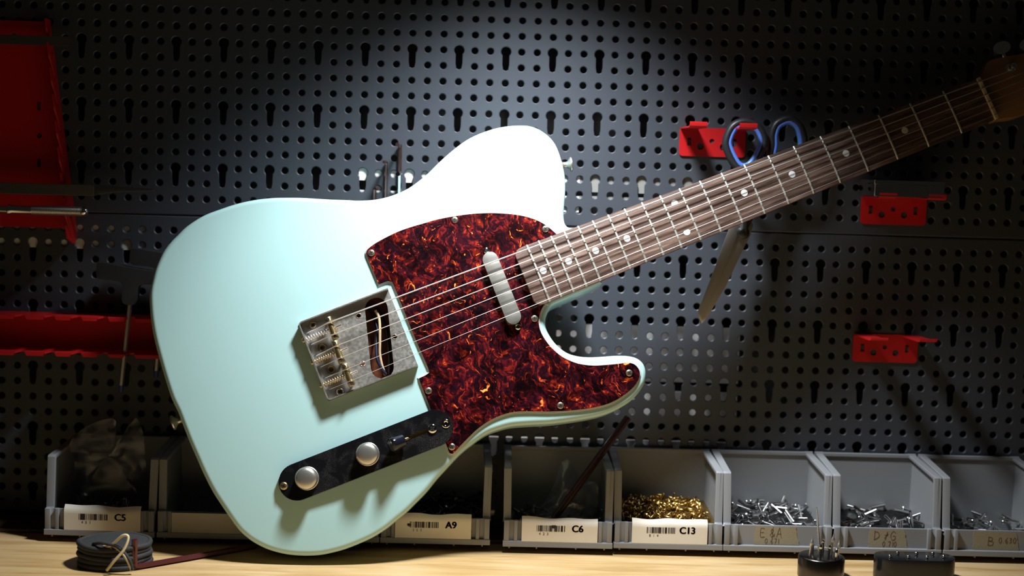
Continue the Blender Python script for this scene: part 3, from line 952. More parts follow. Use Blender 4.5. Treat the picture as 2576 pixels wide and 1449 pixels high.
# ================================================================== red brackets on the pegboard
def bracket(x, z, label, lip_up=4.0, slope=0.0):
    t = thing('double_hook_bracket', label, 'bracket', (x, 0, z), group='red double hook brackets')
    pl = rrect(0, 64, -27.5, 0, 3.5)
    hl = [rrect(7.6, 11.4, -17.5, -9.8, 0.2, 1), rrect(51.6, 55.4, -17.5, -9.8, 0.2, 1), circle(20.5, -18, 3.2), circle(31.5, -12.5, 2.3), circle(42.5, -18, 3.2)]
    mt = Matrix(((1, 0, 0, 0), (0, 0, -1, 0), (0, 1, 0, 0), (0, 0, 0, 1)))      # xy of the outline -> xz, thickness towards the viewer
    G().prism([pl] + hl, 0.2, 1.9, mtx=mt).build('back_plate', RED, t, smooth=30)
    for x0 in (0.6, 47.0):
        g = G()
        prof = [(-1.0, 0), (-3, 0), (-56, slope * 53), (-59.5, slope * 56 + 0.7), (-61.0, slope * 58 + 1.6), (-61.6, slope * 58 + lip_up)]
        for (ya, za), (yb, zb) in zip(prof, prof[1:]):
            vs = []
            for yy, zz in ((ya, za), (yb, zb)):
                tilt = 0.0
                vs += [(x0, yy, zz - 1.5), (x0 + 16.4, yy, zz - 1.5), (x0 + 16.4, yy, zz), (x0, yy, zz)]
            g.add(vs, [(0, 1, 5, 4), (1, 2, 6, 5), (2, 3, 7, 6), (3, 0, 4, 7), (0, 3, 2, 1), (4, 5, 6, 7)])
        g.build('hook', RED, t, smooth=40)
    return t
bracket(395.0, -66.8, 'bright red double hook bracket that carries the scissors')
bracket(575.0, -127.5, 'red double hook bracket that carries the shiny steel tin')
bracket(574.0, -263.0, 'empty red double hook bracket low on the right', 2.2, 0.03)

# polished tin lying on the right bracket
t = thing('steel_tin', 'shallow polished steel tin resting on the red bracket hooks', 'tin', (574, -1.5, -127.0))
def tin_box(x0, x1, y0, y1, z0, z1, name, m):
    G().prism([rrect(x0, x1, y0, y1, 3)], z0, z1).build(name, m, t, smooth=35, bevel=0.8)
tin_box(-3.5, 63.0, -60.0, -4, 0.3, 11.5, 'base', CHROME)
tin_box(-4.2, 63.7, -60.7, -3.3, 11.6, 15.4, 'lid', CHROME)

# ================================================================== scissors
sc = thing('scissors', 'closed scissors with black handles and blue liners hanging behind the neck', 'scissors', (452.9, -30, -167.4))
def rel(pts, y=0.0):
    return [(x - 452.9, y, z + 167.4) for x, z in pts]
def closed3(pts, sub=6):
    return spline([Vector(p) for p in pts], sub, True)
LO = [(451.5, -60.8), (440.0, -65.4), (434.2, -79.0), (436.8, -90.0), (444.5, -102.5), (452.5, -105.5), (460.5, -101.5), (466.8, -91.5), (470.3, -78.0), (464.6, -65.8)]
RO_ = [(492.5, -56.5), (482.4, -61.6), (478.6, -71.5), (478.8, -82.0), (478.0, -92.0), (482.5, -103.5), (493.0, -107.5), (503.5, -101.5), (508.6, -90.0), (509.4, -77.0), (505.6, -64.6), (499.7, -58.6)]
for pts, yy in ((LO, -6.0), (RO_, 0.0)):
    h = G().tube(closed3(rel(pts, yy)), 5.2, 14, True, flat=0.72, rollv=None).build('handle', RUBBER, sc, smooth=60)
    fine = ccw([(p[0], p[2]) for p in closed3(rel(pts, 0.0), 8)])
    def inn(k, y):
        return [(x, y, z) for x, z in offset(fine, k)]
    G().tube(inn(3.4, yy - 2.0), 2.4, 10, True).build('liner', BLUELN, h, smooth=60)['label'] = 'bright blue inner lining'
    G().tube(inn(3.2, yy + 2.2), 2.3, 10, True).build('liner', TEAL, h, smooth=60)['label'] = 'added ring at the back coloured teal for a reflection'  # added ring, its teal colour paints the reflection inside the loop
# shanks from the loops to the pivot
G().tube(spline([Vector(p) for p in rel([(449, -103), (450, -118), (452, -135), (456, -150), (457, -166)], -4)], 4, False), [5.2, 5.4, 5.6, 5.8, 6.0, 6.2, 6.4, 6.4, 6.2, 6, 5.8, 5.6, 5.4, 5, 4.6, 4.2, 4], 12, flat=0.6).build('shank', RUBBER, sc, smooth=60)
G().tube(spline([Vector(p) for p in rel([(484, -105), (478, -120), (470, -135), (462, -150), (455, -166)], 0)], 4, False), [5.2, 5.4, 5.6, 5.8, 6.0, 6.2, 6.4, 6.4, 6.2, 6, 5.8, 5.6, 5.4, 5, 4.6, 4.2, 4], 12, flat=0.6).build('shank', RUBBER, sc, smooth=60)
mt = Matrix(((1, 0, 0, 0), (0, 0, -1, 0), (0, 1, 0, 0), (0, 0, 0, 1)))
bl1 = [(443.0, -158), (459, -150), (464.5, -158), (463.0, -166), (456.5, -180), (440.5, -218), (424.0, -248), (419.2, -254), (417.4, -250), (430, -210), (439.5, -180)]
bl2 = [(441, -162), (448, -154), (452, -160), (444, -185), (432, -215), (420.5, -249), (418.5, -252.5), (415.4, -247), (415.0, -241), (428, -203)]
G().prism([[(x - 452.9, z + 167.4) for x, z in bl1]], 0.2, 2.2, mtx=mt, inset=0.0).build('blade', BLADE, sc, smooth=20, bevel=0.7)
G().prism([[(x - 452.9, z + 167.4) for x, z in bl2]], 2.4, 4.2, mtx=mt, inset=0.0).build('blade', BLADE, sc, smooth=20, bevel=0.7)
G().lathe([(6.2, 2.0), (6.2, 4.6), (5.2, 6.4), (3.0, 7.6), (0.05, 8.0)], 24, mtx=T(1.5, 0, 1.5) @ Matrix.Rotation(R(90), 4, 'X')).build('pivot_cap', RUBBER, sc, smooth=60)

# ================================================================== red file rack and its tools
rk = thing('slanted_tool_rack', 'tall red metal rack with notched slanted edge at upper left', 'rack', (-185.3, 0, -181.4))
def rx(z):   # right edge of the rack, z relative to its foot
    return -25.2 * z / 195.8
g = G()
g.prism([[(-130, 0), (0, 0), (rx(196), 196), (-110, 196)], rrect(-36, -32.6, 58, 66, .2, 1), rrect(-36, -32.6, 112, 120, .2, 1), circle(-34, 88, 2.6), circle(-58, 182, 2.6), circle(-62, 14, 2.6)], 0.2, 1.8, mtx=mt)
g.build('back_plate', RED, rk, smooth=30)
# flange with hook shaped teeth: drawn in (depth, height) and folded forward along the slanted edge
teeth = []
front = [(0, 0)]
zs = [4 + 24.2 * k for k in range(8)]
fl = [(0.5, 198), (0.5, -6), (14, -14)]
for k in range(8):
    z0 = -10 + 24.6 * k
    D = 33 - 2.3 * k
    fl += [(D, z0 + 2), (D - 0.4, z0 + 14), (D - 2.4, z0 + 17.0), (D - 4.4, z0 + 14.0), (D - 6.5, z0 + 4.5), (D - 9.5, z0 + 2.0), (D - 11.0, z0 + 5.0), (D - 9.5, z0 + 13), (D - 3.6, z0 + 23.0)]
fl += [(14.5, 189), (13.5, 198)]
g = G()
vs2, fs2 = fill2d([ccw(fl)])
for off_ in (0.0, 1.6):
    g.add([(rx(h) + off_, -d, h) for d, h in vs2], fs2 if off_ else [f[::-1] for f in fs2])
cl = ccw(fl); nn = len(cl)
g.add([(rx(h), -d, h) for d, h in cl] + [(rx(h) + 1.6, -d, h) for d, h in cl], [(k, (k + 1) % nn, nn + (k + 1) % nn, nn + k) for k in range(nn)])
g.build('notched_flange', RED, rk, smooth=20)
# matching flange on the far side keeps the tools level (off the left edge of the view)
g = G()
for off_ in (0.0, 1.6):
    g.add([(-128 - rx(h) * 0.8 + off_, -d, h) for d, h in vs2], fs2 if off_ else [f[::-1] for f in fs2])
g.add([(-128 - rx(h) * 0.8, -d, h) for d, h in cl] + [(-126.4 - rx(h) * 0.8, -d, h) for d, h in cl], [(k, (k + 1) % nn, nn + (k + 1) % nn, nn + k) for k in range(nn)])
g.build('notched_flange', RED, rk, smooth=20)

fi = thing('flat_file', 'flat steel file with tapering tang lying across the red rack', 'file', (-160, -30, -143.5))
G().prism([[(-160, -5.6), (1, -5.2), (1, 5.2), (-160, 5.4)]], -1.6, 1.6, mtx=mt).build('file_blade', FILEM, fi, bevel=0.4)
G().prism([spline([(0, -5.0), (20, -1.2), (54, 1.2), (57, 2.2), (54, 3.2), (30, 4.0), (10, 4.9), (0, 5.0)], 3, True, {0, 7})], -1.3, 1.3, mtx=mt).build('tang', mat('bare_tang', (0.36, 0.35, 0.33), 0.28, 1.0), fi, smooth=40, bevel=0.4)
kn = thing('craft_knife', 'round knurled steel craft knife lying in the lowest rack notch', 'knife', (-206, -34, -163.4))
rotx = Matrix.Rotation(R(90), 4, 'Y')
G().lathe([(0.05, -55), (2.6, -55), (3.2, -40), (3.6, -33), (5.0, -32), (5.0, -30), (4.0, -28), (4.0, -10)], 24, mtx=rotx).build('collar', CHROME, kn, smooth=40)
g = G()
pr = [(4.0, -10)]
for k in range(46):
    pr += [(4.45, -9.8 + k), (4.25, -9.4 + k)]
pr += [(4.4, 36.5)]
g.lathe(pr, 24, mtx=rotx).build('knurled_grip', BLADE, kn, smooth=30)
G().lathe([(4.2, 36.5), (4.4, 37), (4.4, 39), (3.6, 41), (2.0, 42.2), (0.05, 42.6)], 24, mtx=rotx).build('end_cap', CHROME, kn, smooth=50)
ru = plain('steel_rule', G().box(-95, 22, -0.5, 0.5, -4.4, 4.4), FILEM, (-208.4, -15.5, -4.4), 'narrow rusty steel rule poking out of the top rack notch', 'ruler', bevel=0.2)

# ================================================================== red notched rail with T handle tools
rl = thing('notched_tool_rail', 'long red metal rail with notched shelves left of the guitar', 'rail', (-280, 0, -299))
G().box(0, 190, -1.8, -0.2, 0, 36).build('back_plate', RED, rl, bevel=0.3)
nx = [53, 81, 106, 131, 156]
def shelf(z, dip):
    out = [(0, 0), (190, 0), (190, -36)]
    for x in nx[::-1]:
        out += [(x + 4.5, -36), (x + 2.2, -24), (x - 2.2, -24), (x - 4.5, -36)]
    out += [(0, -36)]
    g = G().prism([out], z, z + 1.5)
    segs = [0] + nx + [190]
    for a, b in zip(segs, segs[1:]):
        x0 = a + (4.8 if a else 0); x1 = b - (4.8 if b < 190 else 0)
        g.prism([[(x0, 0), (x1, 0), (x1 - dip, -3.0), (x0 + dip, -3.0)]], 34.8, 36.2, mtx=Matrix(((1, 0, 0, 0), (0, 0, -1, 0), (0, 1, 0, z + 1.0), (0, 0, 0, 1))))
    g.build('notched_shelf', RED, rl, smooth=20)
shelf(34.5, 1.5)
shelf(0.0, 1.5)
def t_handle(x, y, z, rot, label, tip=True, sl=82):
    t = thing('t_handle_hex_key', label, 'hex key', (x, y, z), Matrix.Rotation(R(rot), 3, 'Y'), group='T handle hex keys')
    hp = spline([(-33, 5), (-31, 9.2), (-15, 8.6), (0, 7.6), (18, 7.0), (31, 7.8), (33, 4), (31, -5), (14, -6.5), (7.5, -10), (6.0, -26), (-6.0, -26), (-7.5, -10), (-14, -6.5), (-30, -6), (-33, -1)], 4, True)
    G().prism([hp], -5.5, 5.5, mtx=mt).build('handle', RUBBER, t, smooth=50, bevel=2.4, bseg=3)
    G().tube([(0, 0, -24), (-0.8, 0, -24 - sl)], 2.2, 6).build('shaft', BLADE, t, smooth=20)
    if tip:
        G().lathe([(2.3, 0), (2.3, 6), (0.05, 6.2)], 12, mtx=T(-0.8, 0, -30 - sl)).build('tip', mat('blue_tip', (0.02, 0.05, 0.25), 0.4), t, smooth=40)
t_handle(-123.4, -28, -223.0, 5, 'black T handle hex key hanging in the red rail, fully in view')
t_handle(-93.0, -24, -208.5, 4, 'black T handle hex key half hidden behind the guitar edge')

# ================================================================== upright hex keys above the guitar waist
def hexkey(x, z, ln, arm, dx, r, label, m=BROWNK, y=-4.2):
    k = G().tube([(0, 0, -ln), (0, 0, -3.2), (dx * 0.12, -0.9, -0.9), (dx * 0.3, -3.2, 0), (dx, -arm, -0.4)], r, 6)
    o = k.build('hex_key', m, None, smooth=25)
    o.location = wp(x, y - r + 2, z)
    tag(o, label, 'hex key', 'upright hex keys')
hexkey(125.6, -91.6, 62, 42, -0.2, 2.0, 'tallest brown hex key standing above the guitar waist', y=-3)
hexkey(112.7, -108.2, 48, 40, 0.3, 1.55, 'middle brown hex key with small round end above the guitar waist', y=-3)
hexkey(102.0, -133.0, 28, 38, 6.8, 1.8, 'shortest brown hex key with its arm turned to the right', y=-3)
hexkey(126.3, -118.8, 36, 52, 1.2, 2.1, 'bright steel hex key in front of the tallest one', m=CHROME, y=-12)

# ================================================================== bins
def bin_part(t, wd=101.0, dp=88.0, ht=76.0):
    hw = wd / 2
    prof = [(0, 0), (dp, 0), (dp, ht), (9, ht - 6), (4.0, 24), (0, 24)]
    th = 2.2
    for s in (-1, 1):
        g = G()
        xa, xb = (s * hw, s * (hw - th))
        def px(y, z, x):   # walls lean in a little towards the back and the foot
            return x - s * (1.6 * (y / dp) + 1.2 * (1 - z / ht))
        c = ccw(prof); nn = len(c)
        v2, f2 = fill2d([c])
        for x, flip in ((xa, s > 0), (xb, s < 0)):
            g.add([(px(y, z, x), y, z) for y, z in v2], f2 if flip else [f[::-1] for f in f2])
        g.add([(px(y, z, xa), y, z) for y, z in c] + [(px(y, z, xb), y, z) for y, z in c], [(k, (k + 1) % nn, nn + (k + 1) % nn, nn + k) for k in range(nn)])
        g.build('side_wall', GREY, t, smooth=25, bevel=0.35)
        # thick rolled rim along the front and top edge of the side
        g = G()
        path = [(1.2, 22), (4.0, 24.5), (9, ht - 6), (11.5, ht - 4.6), (dp, ht)]
        inn_ = [(5.0, 22), (7.2, 24.5), (12.4, ht - 9.6), (14.2, ht - 8.2), (dp, ht - 3.4)]
        xo = s * (hw + 0.9); xi = s * (hw - 6.3)
        ring = []
        for (ya, za), (yb, zb) in zip(path, inn_):
            ring.append([(px(ya, za, xo), ya, za), (px(ya, za, xi), ya, za), (px(yb, zb, xi), yb, zb), (px(yb, zb, xo), yb, zb)])
        vs = [p for q in ring for p in q]
        fs = []
        for i in range(len(ring) - 1):
            for k in range(4):
                fs.append((i * 4 + k, i * 4 + (k + 1) % 4, i * 4 + 4 + (k + 1) % 4, i * 4 + 4 + k))
        fs += [(0, 1, 2, 3), tuple(len(vs) - 4 + k for k in (3, 2, 1, 0))]
        g.add(vs, fs).build('rim', GREY, t, smooth=25, bevel=0.7)
    G().box(-hw + 2.6, hw - 2.6, 0.6, dp, 0, 2.2).build('floor_plate', GREY, t, bevel=0.3)
    g = G().box(-hw + 1.6, hw - 1.6, dp - 2.2, dp, 0, ht)
    g.box(-hw + 0.6, hw - 0.6, dp - 4.0, dp + 0.6, ht - 3.2, ht + 0.4)
    g.build('back_wall', GREY, t, bevel=0.6)
    g = G().box(-hw + 1, hw - 1, 1.2, 3.4, 0, 23.6)
    g.box(-hw - 0.2, hw + 0.2, -3.0, 2.0, -0.4, 5.0)                 # bottom ledge
    g.build('front_panel', GREY, t, bevel=0.7)
    for s in (-1, 1):                                                 # fluted uprights beside the label slot
        g = G()
        for x, r in ((hw - 3.0, 2.4), (hw - 11.6, 1.6)):
            g.box(s * x - r, s * x + r, -2.2, 2.0, 4.6, 24.2)
        pts = [(s * (hw - 5.2), -1.0), (s * (hw - 6.4), 0.1), (s * (hw - 8.0), 0.5), (s * (hw - 9.4), 0.1), (s * (hw - 10.4), -1.0), (s * (hw - 10.4), 2), (s * (hw - 5.2), 2)]
        g.prism([pts], 4.6, 24.0)
        g.build('slot_upright', GREY, t, smooth=40, bevel=0.5)
    g = G()
    for x in (-hw + 6, -hw * 0.38, hw * 0.34, hw - 7):
        g.box(x - 0.7, x + 0.7, 2, dp - 4, -3.0, 0.2)
    g.build('foot_rib', GREY, t)

BARS = [1.1, .5, 2.6, .5, 1.0, .9, .5, .5, 1.4, .5, 1.2, .6, .5, 1.5, .5, .5, 1.1, .6, 1.4, .5, .5, .9, 1.3, .5, .6, 1.1, .5, .8, 1.3, .6, .5, 1.0, 1.2, .4, .5]
def label_card(t, code, digits, cx=0.0, wd=70.0, tilt=0.0, blot=False, zt=30.0, seed=0):
    rnd = random.Random(seed)
    g = G()
    NX, NZ = 22, 9
    vs = []
    for side in (0, 1):
        for i in range(NX + 1):
            for j in range(NZ + 1):
                u, v = i / NX, j / NZ
                x = cx - wd / 2 + wd * u
                top = zt + 1.0 * math.sin(u * 5 + seed) * 0.7 + 0.5 * math.sin(u * 13 + seed * 2) + tilt * (0.5 - u)
                z = 5.0 + (top - 5.0) * v
                bow = -2.9 - (0.0 if v < 0.74 else -3.4 * ((v - 0.74) / 0.26) ** 2)
                vs.append((x, bow + 0.25 * side, z))
    n1 = (NX + 1) * (NZ + 1)
    fs = []
    for i in range(NX):
        for j in range(NZ):
            a = i * (NZ + 1) + j
            q = (a, a + NZ + 1, a + NZ + 2, a + 1)
            fs += [q, tuple(n1 + k for k in q[::-1])]
    for i in range(NX):
        for j in (0, NZ):
            a = i * (NZ + 1) + j
            fs.append((a, a + NZ + 1, n1 + a + NZ + 1, n1 + a))
    for j in range(NZ):
        for i in (0, NX):
            a = i * (NZ + 1) + j
            fs.append((a, a + 1, n1 + a + 1, n1 + a))
    card = g.add(vs, fs).build('label_card', PAPER, t, smooth=40)
    card['label'] = 'white paper label with barcode and ' + code
    yb = -2.97
    g = G()
    x = cx - wd / 2 + wd * 0.195
    rnd2 = random.Random(sum(map(ord, digits)))
    seq = BARS[:]
    rnd2.shuffle(seq)
    sc_ = wd * 0.375 / (sum(seq))
    for i, b in enumerate(seq):
        if i % 2 == 0 or b > 1.25:
            g.box(x, x + b * sc_ * 0.9, yb - 0.05, yb + 0.05, 14.8, 20.4)
        x += b * sc_
    if blot:
        g.box(cx - 7.6, cx - 3.6, yb - 0.06, yb + 0.04, 17.8, 20.8)
    g.build('barcode', INK, card)
    text_part('digits', '  '.join(digits), 3.4, cx - wd * 0.21, yb + 0.02, 11.4, card, INK)
    text_part('code_text', code, 8.8, cx + wd * 0.235, yb + 0.02, 14.9, card, INK, bold=0.42)
    return card

def stroke(t, name, strokes, x0, z0, s, m, y):
    g = G()
    for st in strokes:
        pts = [(x0 + a * s, y, z0 + b * s) for a, b in st]
        if len(pts) > 2:
            pts = spline([Vector(p) for p in pts], 4, False)
        g.tube(pts, 0.26, 5)
    return g.build(name, m, t)
GL = {
 'E': [[(0.9, 1.9), (0.1, 1.95), (0, 1.0), (0.05, 0), (0.95, 0.05)], [(0.05, 1.0), (0.75, 1.05)]],
 'A': [[(0, 0), (0.55, 2.0), (0.7, 1.9), (1.05, -0.1)], [(0.15, 0.75), (1.0, 0.8)]],
 'D': [[(0.1, 2.0), (0, 0)], [(0, 1.9), (0.9, 1.6), (1.0, 0.7), (0.0, 0)]],
 'G': [[(1.1, 1.6), (0.6, 2.0), (0.05, 1.2), (0.3, 0.1), (1.0, 0.2), (1.05, 0.9), (0.5, 0.9)]],
 'B': [[(0.1, 2.0), (0, 0)], [(0, 1.9), (0.9, 1.7), (0.7, 1.1), (0.1, 1.0)], [(0.1, 1.0), (1.1, 0.8), (0.9, 0.1), (0, 0)]],
 '&': [[(1.0, 0.1), (0.2, 1.3), (0.45, 1.8), (0.7, 1.4), (0.1, 0.6), (0.3, 0.1), (0.8, 0.3), (1.0, 0.8)], [(0.62, 2.3), (0.5, -0.4)]],
 'x': [[(0.1, 0.4), (0.9, 1.4)], [(0.75, 1.9), (0.3, 0.0)], [(0.15, 1.1), (0.9, 1.0)]],
 '0': [[(0.5, 2), (0.05, 1.2), (0.3, 0), (0.9, 0.6), (0.85, 1.7), (0.5, 2)]],
 '.': [[(0.3, 0.0), (0.38, 0.12)]],
 '6': [[(0.8, 2), (0.15, 1), (0.3, 0.05), (0.85, 0.3), (0.6, 0.95), (0.15, 0.6)]],
 '7': [[(0.0, 1.9), (0.9, 1.95), (0.35, 0)]],
 '1': [[(0.4, 2.0), (0.4, 0)]],
 '3': [[(0.1, 1.8), (0.8, 1.7), (0.35, 1.05), (0.9, 0.5), (0.1, 0.1)]],
}
def tape_label(t, lines, x0, x1, z0, z1, lab, m=INKB):
    rnd = random.Random(int(x0 * 10))
    out = []
    for k in range(9):
        out.append((x0 + rnd.uniform(-0.7, 0.7), z1 + (z0 - z1) * k / 8))
    for k in range(9):
        out.append((x1 + 1.2 * (1 - k / 8) * 3 + rnd.uniform(-0.7, 0.7), z0 + (z1 - z0) * k / 8))
    tp = G().prism([out], -0.9 - 1.2 + 1.0, -0.9 - 1.2 + 1.25, mtx=Matrix(((1, 0, 0, 0), (0, 0, -1, 0), (0, 1, 0, 0), (0, 0, 0, 1)))).build('tape_label', TAPE, t)
    tp['label'] = lab
    for txt, lx, lz, s in lines:
        x = lx
        sts = []
        for ch in txt:
            if ch == ' ':
                x += s * 0.7; continue
            for st in GL[ch]:
                sts.append([(x + a * s, lz + b * s) for a, b in st])
            x += s * (1.45 if ch not in '.1' else 0.85)
        stroke(tp, 'handwriting', sts, 0, 0, 1, m, 0.92)

def make_bin(cx, y, z, label, rot=0.0):
    t = thing('storage_bin', label, 'bin', (cx, y, z), Matrix.Rotation(R(rot), 3, 'Z'), group='grey plastic storage bins')
    bin_part(t)
    return t
YB = -92.0
ZB = BENCH + 6.6
bins = {}
bins['C5'] = make_bin(-136.5, YB, ZB, 'grey plastic open bin with label C5 at the far left', -1.5)
bins['n1'] = make_bin(-33.5, YB, ZB, 'grey plastic bin with blank front, right of the C5 bin')
bins['n2'] = make_bin(69.0, YB, ZB, 'grey plastic bin almost hidden behind the guitar body')
bins['A9'] = make_bin(171.0, YB, ZB, 'grey plastic open bin with label A9 under the guitar')
bins['C6'] = make_bin(284.0, YB - 3, ZB, 'grey plastic open bin with label C6 and a bag inside')
bins['C13'] = make_bin(386.5, YB, ZB, 'grey plastic open bin with label C13 full of brass pins')
bins['E'] = make_bin(488.5, YB, ZB, 'grey plastic open bin with masking tape marked E and A')
bins['D'] = make_bin(591.0, YB, ZB, 'grey plastic open bin with masking tape marked D and G')
bins['B'] = make_bin(694.0, YB, ZB, 'darkest grey plastic bin at the far right with tape marked B')
label_card(bins['C5'], 'C5', '451', cx=3.0, seed=1, zt=27.5, tilt=-0.8)
label_card(bins['A9'], 'A9', '355', cx=-2.0, seed=2, zt=27.5)
label_card(bins['C6'], 'C6', '423', cx=1.5, seed=3, zt=27, tilt=2.0, blot=True)
label_card(bins['C13'], 'C13', '814', cx=1.0, seed=4, zt=27.5, tilt=1.2)
tape_label(bins['E'], [('E &A', -16, 12.6, 4.2), ('0.671', -11.5, 6.6, 2.3)], -21, 17, 5.4, 22.6, 'crumpled masking tape marked E and A 0.671')
tape_label(bins['D'], [('D xG', -12, 12.4, 4.2), ('0.710', -4, 6.4, 2.3)], -17, 16, 5.2, 22.2, 'masking tape marked D and G 0.710')
tape_label(bins['B'], [('B', -8, 9.5, 4.2), ('0.630', 2, 12.0, 2.6)], -22, 18, 5.2, 22.2, 'masking tape marked B 0.630')
# blank cream card in the second bin
G().box(-37, 37, -2.6, -2.2, 5, 23.4).build('label_card', mat('blank_card', (0.50, 0.45, 0.36), 0.8), bins['n1'])['label'] = 'blank cream card'

# ---- contents of the bins
def pin_mesh(name, r, ln, m, head=False, seg=8):
    g = G()
    if head:
        g.lathe([(0.05, -ln / 2), (r * 0.7, -ln / 2 + 1), (r, -ln / 2 + 2), (r, ln / 2 - 1.4), (r * 2, ln / 2 - 1.2), (r * 1.8, ln / 2), (0.05, ln / 2 + 0.3)], seg)
    else:
        g.lathe([(r * 0.55, -ln / 2), (r, -ln / 2 + 0.5), (r, ln / 2 - 0.5), (r * 0.55, ln / 2)], seg)
    me_o = g.build(name, m, None, smooth=45)
    me = me_o.data
    bpy.data.objects.remove(me_o)
    return me
def scatter(name, me, bin_name, count, label, group, hfun, xr=(-42, 42), yr=(8, 80), tilt=0.35, seed=1, cat='pin'):
    rnd = random.Random(seed)
    base = bins[bin_name].matrix_world.copy()
    for k in range(count):
        x, y = rnd.uniform(*xr), rnd.uniform(*yr)
        z = hfun(x, y) + rnd.uniform(-0.8, 1.6)
        d = Vector((rnd.uniform(-1, 1), rnd.uniform(-1, 1), rnd.gauss(0, tilt)))
        q = d.to_track_quat('Z', 'Y').to_matrix().to_4x4()
        o = bpy.data.objects.new(name, me)
        COL.objects.link(o)
        m = T(x * MM, y * MM, z * MM) @ q
        o.matrix_world = base @ m
        tag(o, label, cat, group)
def heap(bin_name, hfun, m, label, xr=(-46, 46), yr=(4, 85)):
    g = G()
    NX, NY = 40, 30
    vs = []; fs = []
    for i in range(NX + 1):
        for j in range(NY + 1):
            x = xr[0] + (xr[1] - xr[0]) * i / NX; y = yr[0] + (yr[1] - yr[0]) * j / NY
            vs.append((x, y, max(2.4, hfun(x, y) - 2.2 + 1.3 * noise.noise((x * 0.35, y * 0.35, 3.1)))))
    for i in range(NX):
        for j in range(NY):
            a = i * (NY + 1) + j
            fs.append((a, a + NY + 1, a + NY + 2, a + 1))
    o = g.add(vs, fs).build('pin_heap', m, None, smooth=30)
    o.matrix_world = bins[bin_name].matrix_world.copy()
    tag(o, label, 'pins', kind='stuff')
h13 = lambda x, y: 24.0 + 4.2 * (y / 80) + 2.5 * math.exp(-((x + 2) / 22) ** 2) + 1.0 * math.sin(x * 0.25)
heap('C13', h13, mat('brass_mass', (0.20, 0.12, 0.025), 0.4, 0.8), 'mass of small brass pins filling the C13 bin')
scatter('brass_pin', pin_mesh('brass_pin', 1.15, 8.0, PINB), 'C13', 280, 'small brass pin heaped in the C13 bin', 'brass pins in the C13 bin', h13, tilt=0.5, seed=5)
hE = lambda x, y: 17.0 + 6.5 * (y / 80) + 2.0 * math.sin(x * 0.09 + 1)
heap('E', hE, mat('steel_mass', (0.03, 0.03, 0.03), 0.35, 0.8), 'dark mass of steel pins in the bin marked E and A')
scatter('steel_pin', pin_mesh('steel_pin', 1.5, 15.0, PINS), 'E', 90, 'shiny steel pin in the bin marked E and A', 'steel pins in the E and A bin', lambda x, y: hE(x, y) + 2, tilt=0.3, seed=6)
hD = lambda x, y: 13.0 + 9.0 * (y / 80)
heap('D', hD, mat('steel_mass', (0.03, 0.03, 0.03), 0.35, 0.8), 'dark mass of steel pins in the bin marked D and G')
scatter('steel_pin', pin_mesh('steel_pin', 1.7, 19.0, PINS), 'D', 45, 'steel pin lying in the bin marked D and G', 'steel pins in the D and G bin', lambda x, y: hD(x, y) + 2, tilt=0.3, seed=7)
hB = lambda x, y: 10.0 + 9.0 * (y / 80)
scatter('steel_pin', pin_mesh('steel_pin', 1.7, 19.0, PINS), 'B', 40, 'steel pin lying in the far right bin marked B', 'steel pins in the B bin', hB, tilt=0.2, seed=8)
hA = lambda x, y: 12.0 + 12.0 * (y / 80)
heap('A9', lambda x, y: 11 + 11 * (y / 80), mat('steel_mass', (0.03, 0.03, 0.03), 0.35, 0.8), 'dark mass of black screws in the A9 bin')
scatter('black_screw', pin_mesh('black_screw', 1.1, 24.0, mat('black_screw', (0.10, 0.10, 0.10), 0.25, 0.9), head=True), 'A9', 70, 'thin black screw lying in the A9 bin', 'black screws in the A9 bin', lambda x, y: hA(x, y) + 2, tilt=0.25, seed=9, cat='screw')
h6 = lambda x, y: 8.0 + 10.0 * (y / 80)
scatter('bagged_screw', pin_mesh('bagged_screw', 1.3, 22.0, mat('dull_screw', (0.20, 0.19, 0.17), 0.3, 0.9), head=True), 'C6', 60, 'dull screw lying under the plastic bag in the C6 bin', 'screws in the C6 bin', h6, tilt=0.3, seed=10, cat='screw')
scatter('bagged_screw', pin_mesh('bagged_screw', 1.3, 22.0, mat('dull_screw', (0.20, 0.19, 0.17), 0.3, 0.9), head=True), 'C5', 60, 'brassy screw lying in the bag of the C5 bin', 'screws in the C5 bin', h6, tilt=0.35, seed=11, cat='screw')

def bag(loc, outline2, depth, label, seed, crumple=5.0, tiltx=0.0, film=None):
    """soft closed bag: the outline (x,z) inflated by depth, crumpled with noise"""
    NR, NA = 9, 44
    out = spline(outline2, 4, True)
    tot = len(out)
    cx = sum(p[0] for p in out) / tot; cz = sum(p[1] for p in out) / tot
    g = G()
    vs = []; fs = []
    for side in (-1, 1):
        for r_ in range(NR + 1):
            f = r_ / NR
            for k in range(tot):
                x = cx + (out[k][0] - cx) * f; z = cz + (out[k][1] - cz) * f
                d = depth * (1 - f ** 2.2) * side * (0.35 + 0.65 * max(0.0, min(1.0, 1.2 - (z - min(p[1] for p in out)) / 70)))
                nz = noise.noise((x * 0.06 + seed, z * 0.06, side * 2.0)) * crumple + noise.noise((x * 0.16, z * 0.16 + seed, side)) * crumple * 0.5
                vs.append((x, d + nz * (1 - 0.4 * f) - z * tiltx, z))
    n1 = (NR + 1) * tot
    for s in (0, 1):
        for r_ in range(NR):
            for k in range(tot):
                l = (k + 1) % tot
                q = (s * n1 + r_ * tot + k, s * n1 + r_ * tot + l, s * n1 + (r_ + 1) * tot + l, s * n1 + (r_ + 1) * tot + k)
                fs.append(q if s else q[::-1])
    o = g.add(vs, fs).build('plastic_bag', film or FILM, None, smooth=50)
    o.location = wp(*loc)
    return tag(o, label, 'bag')
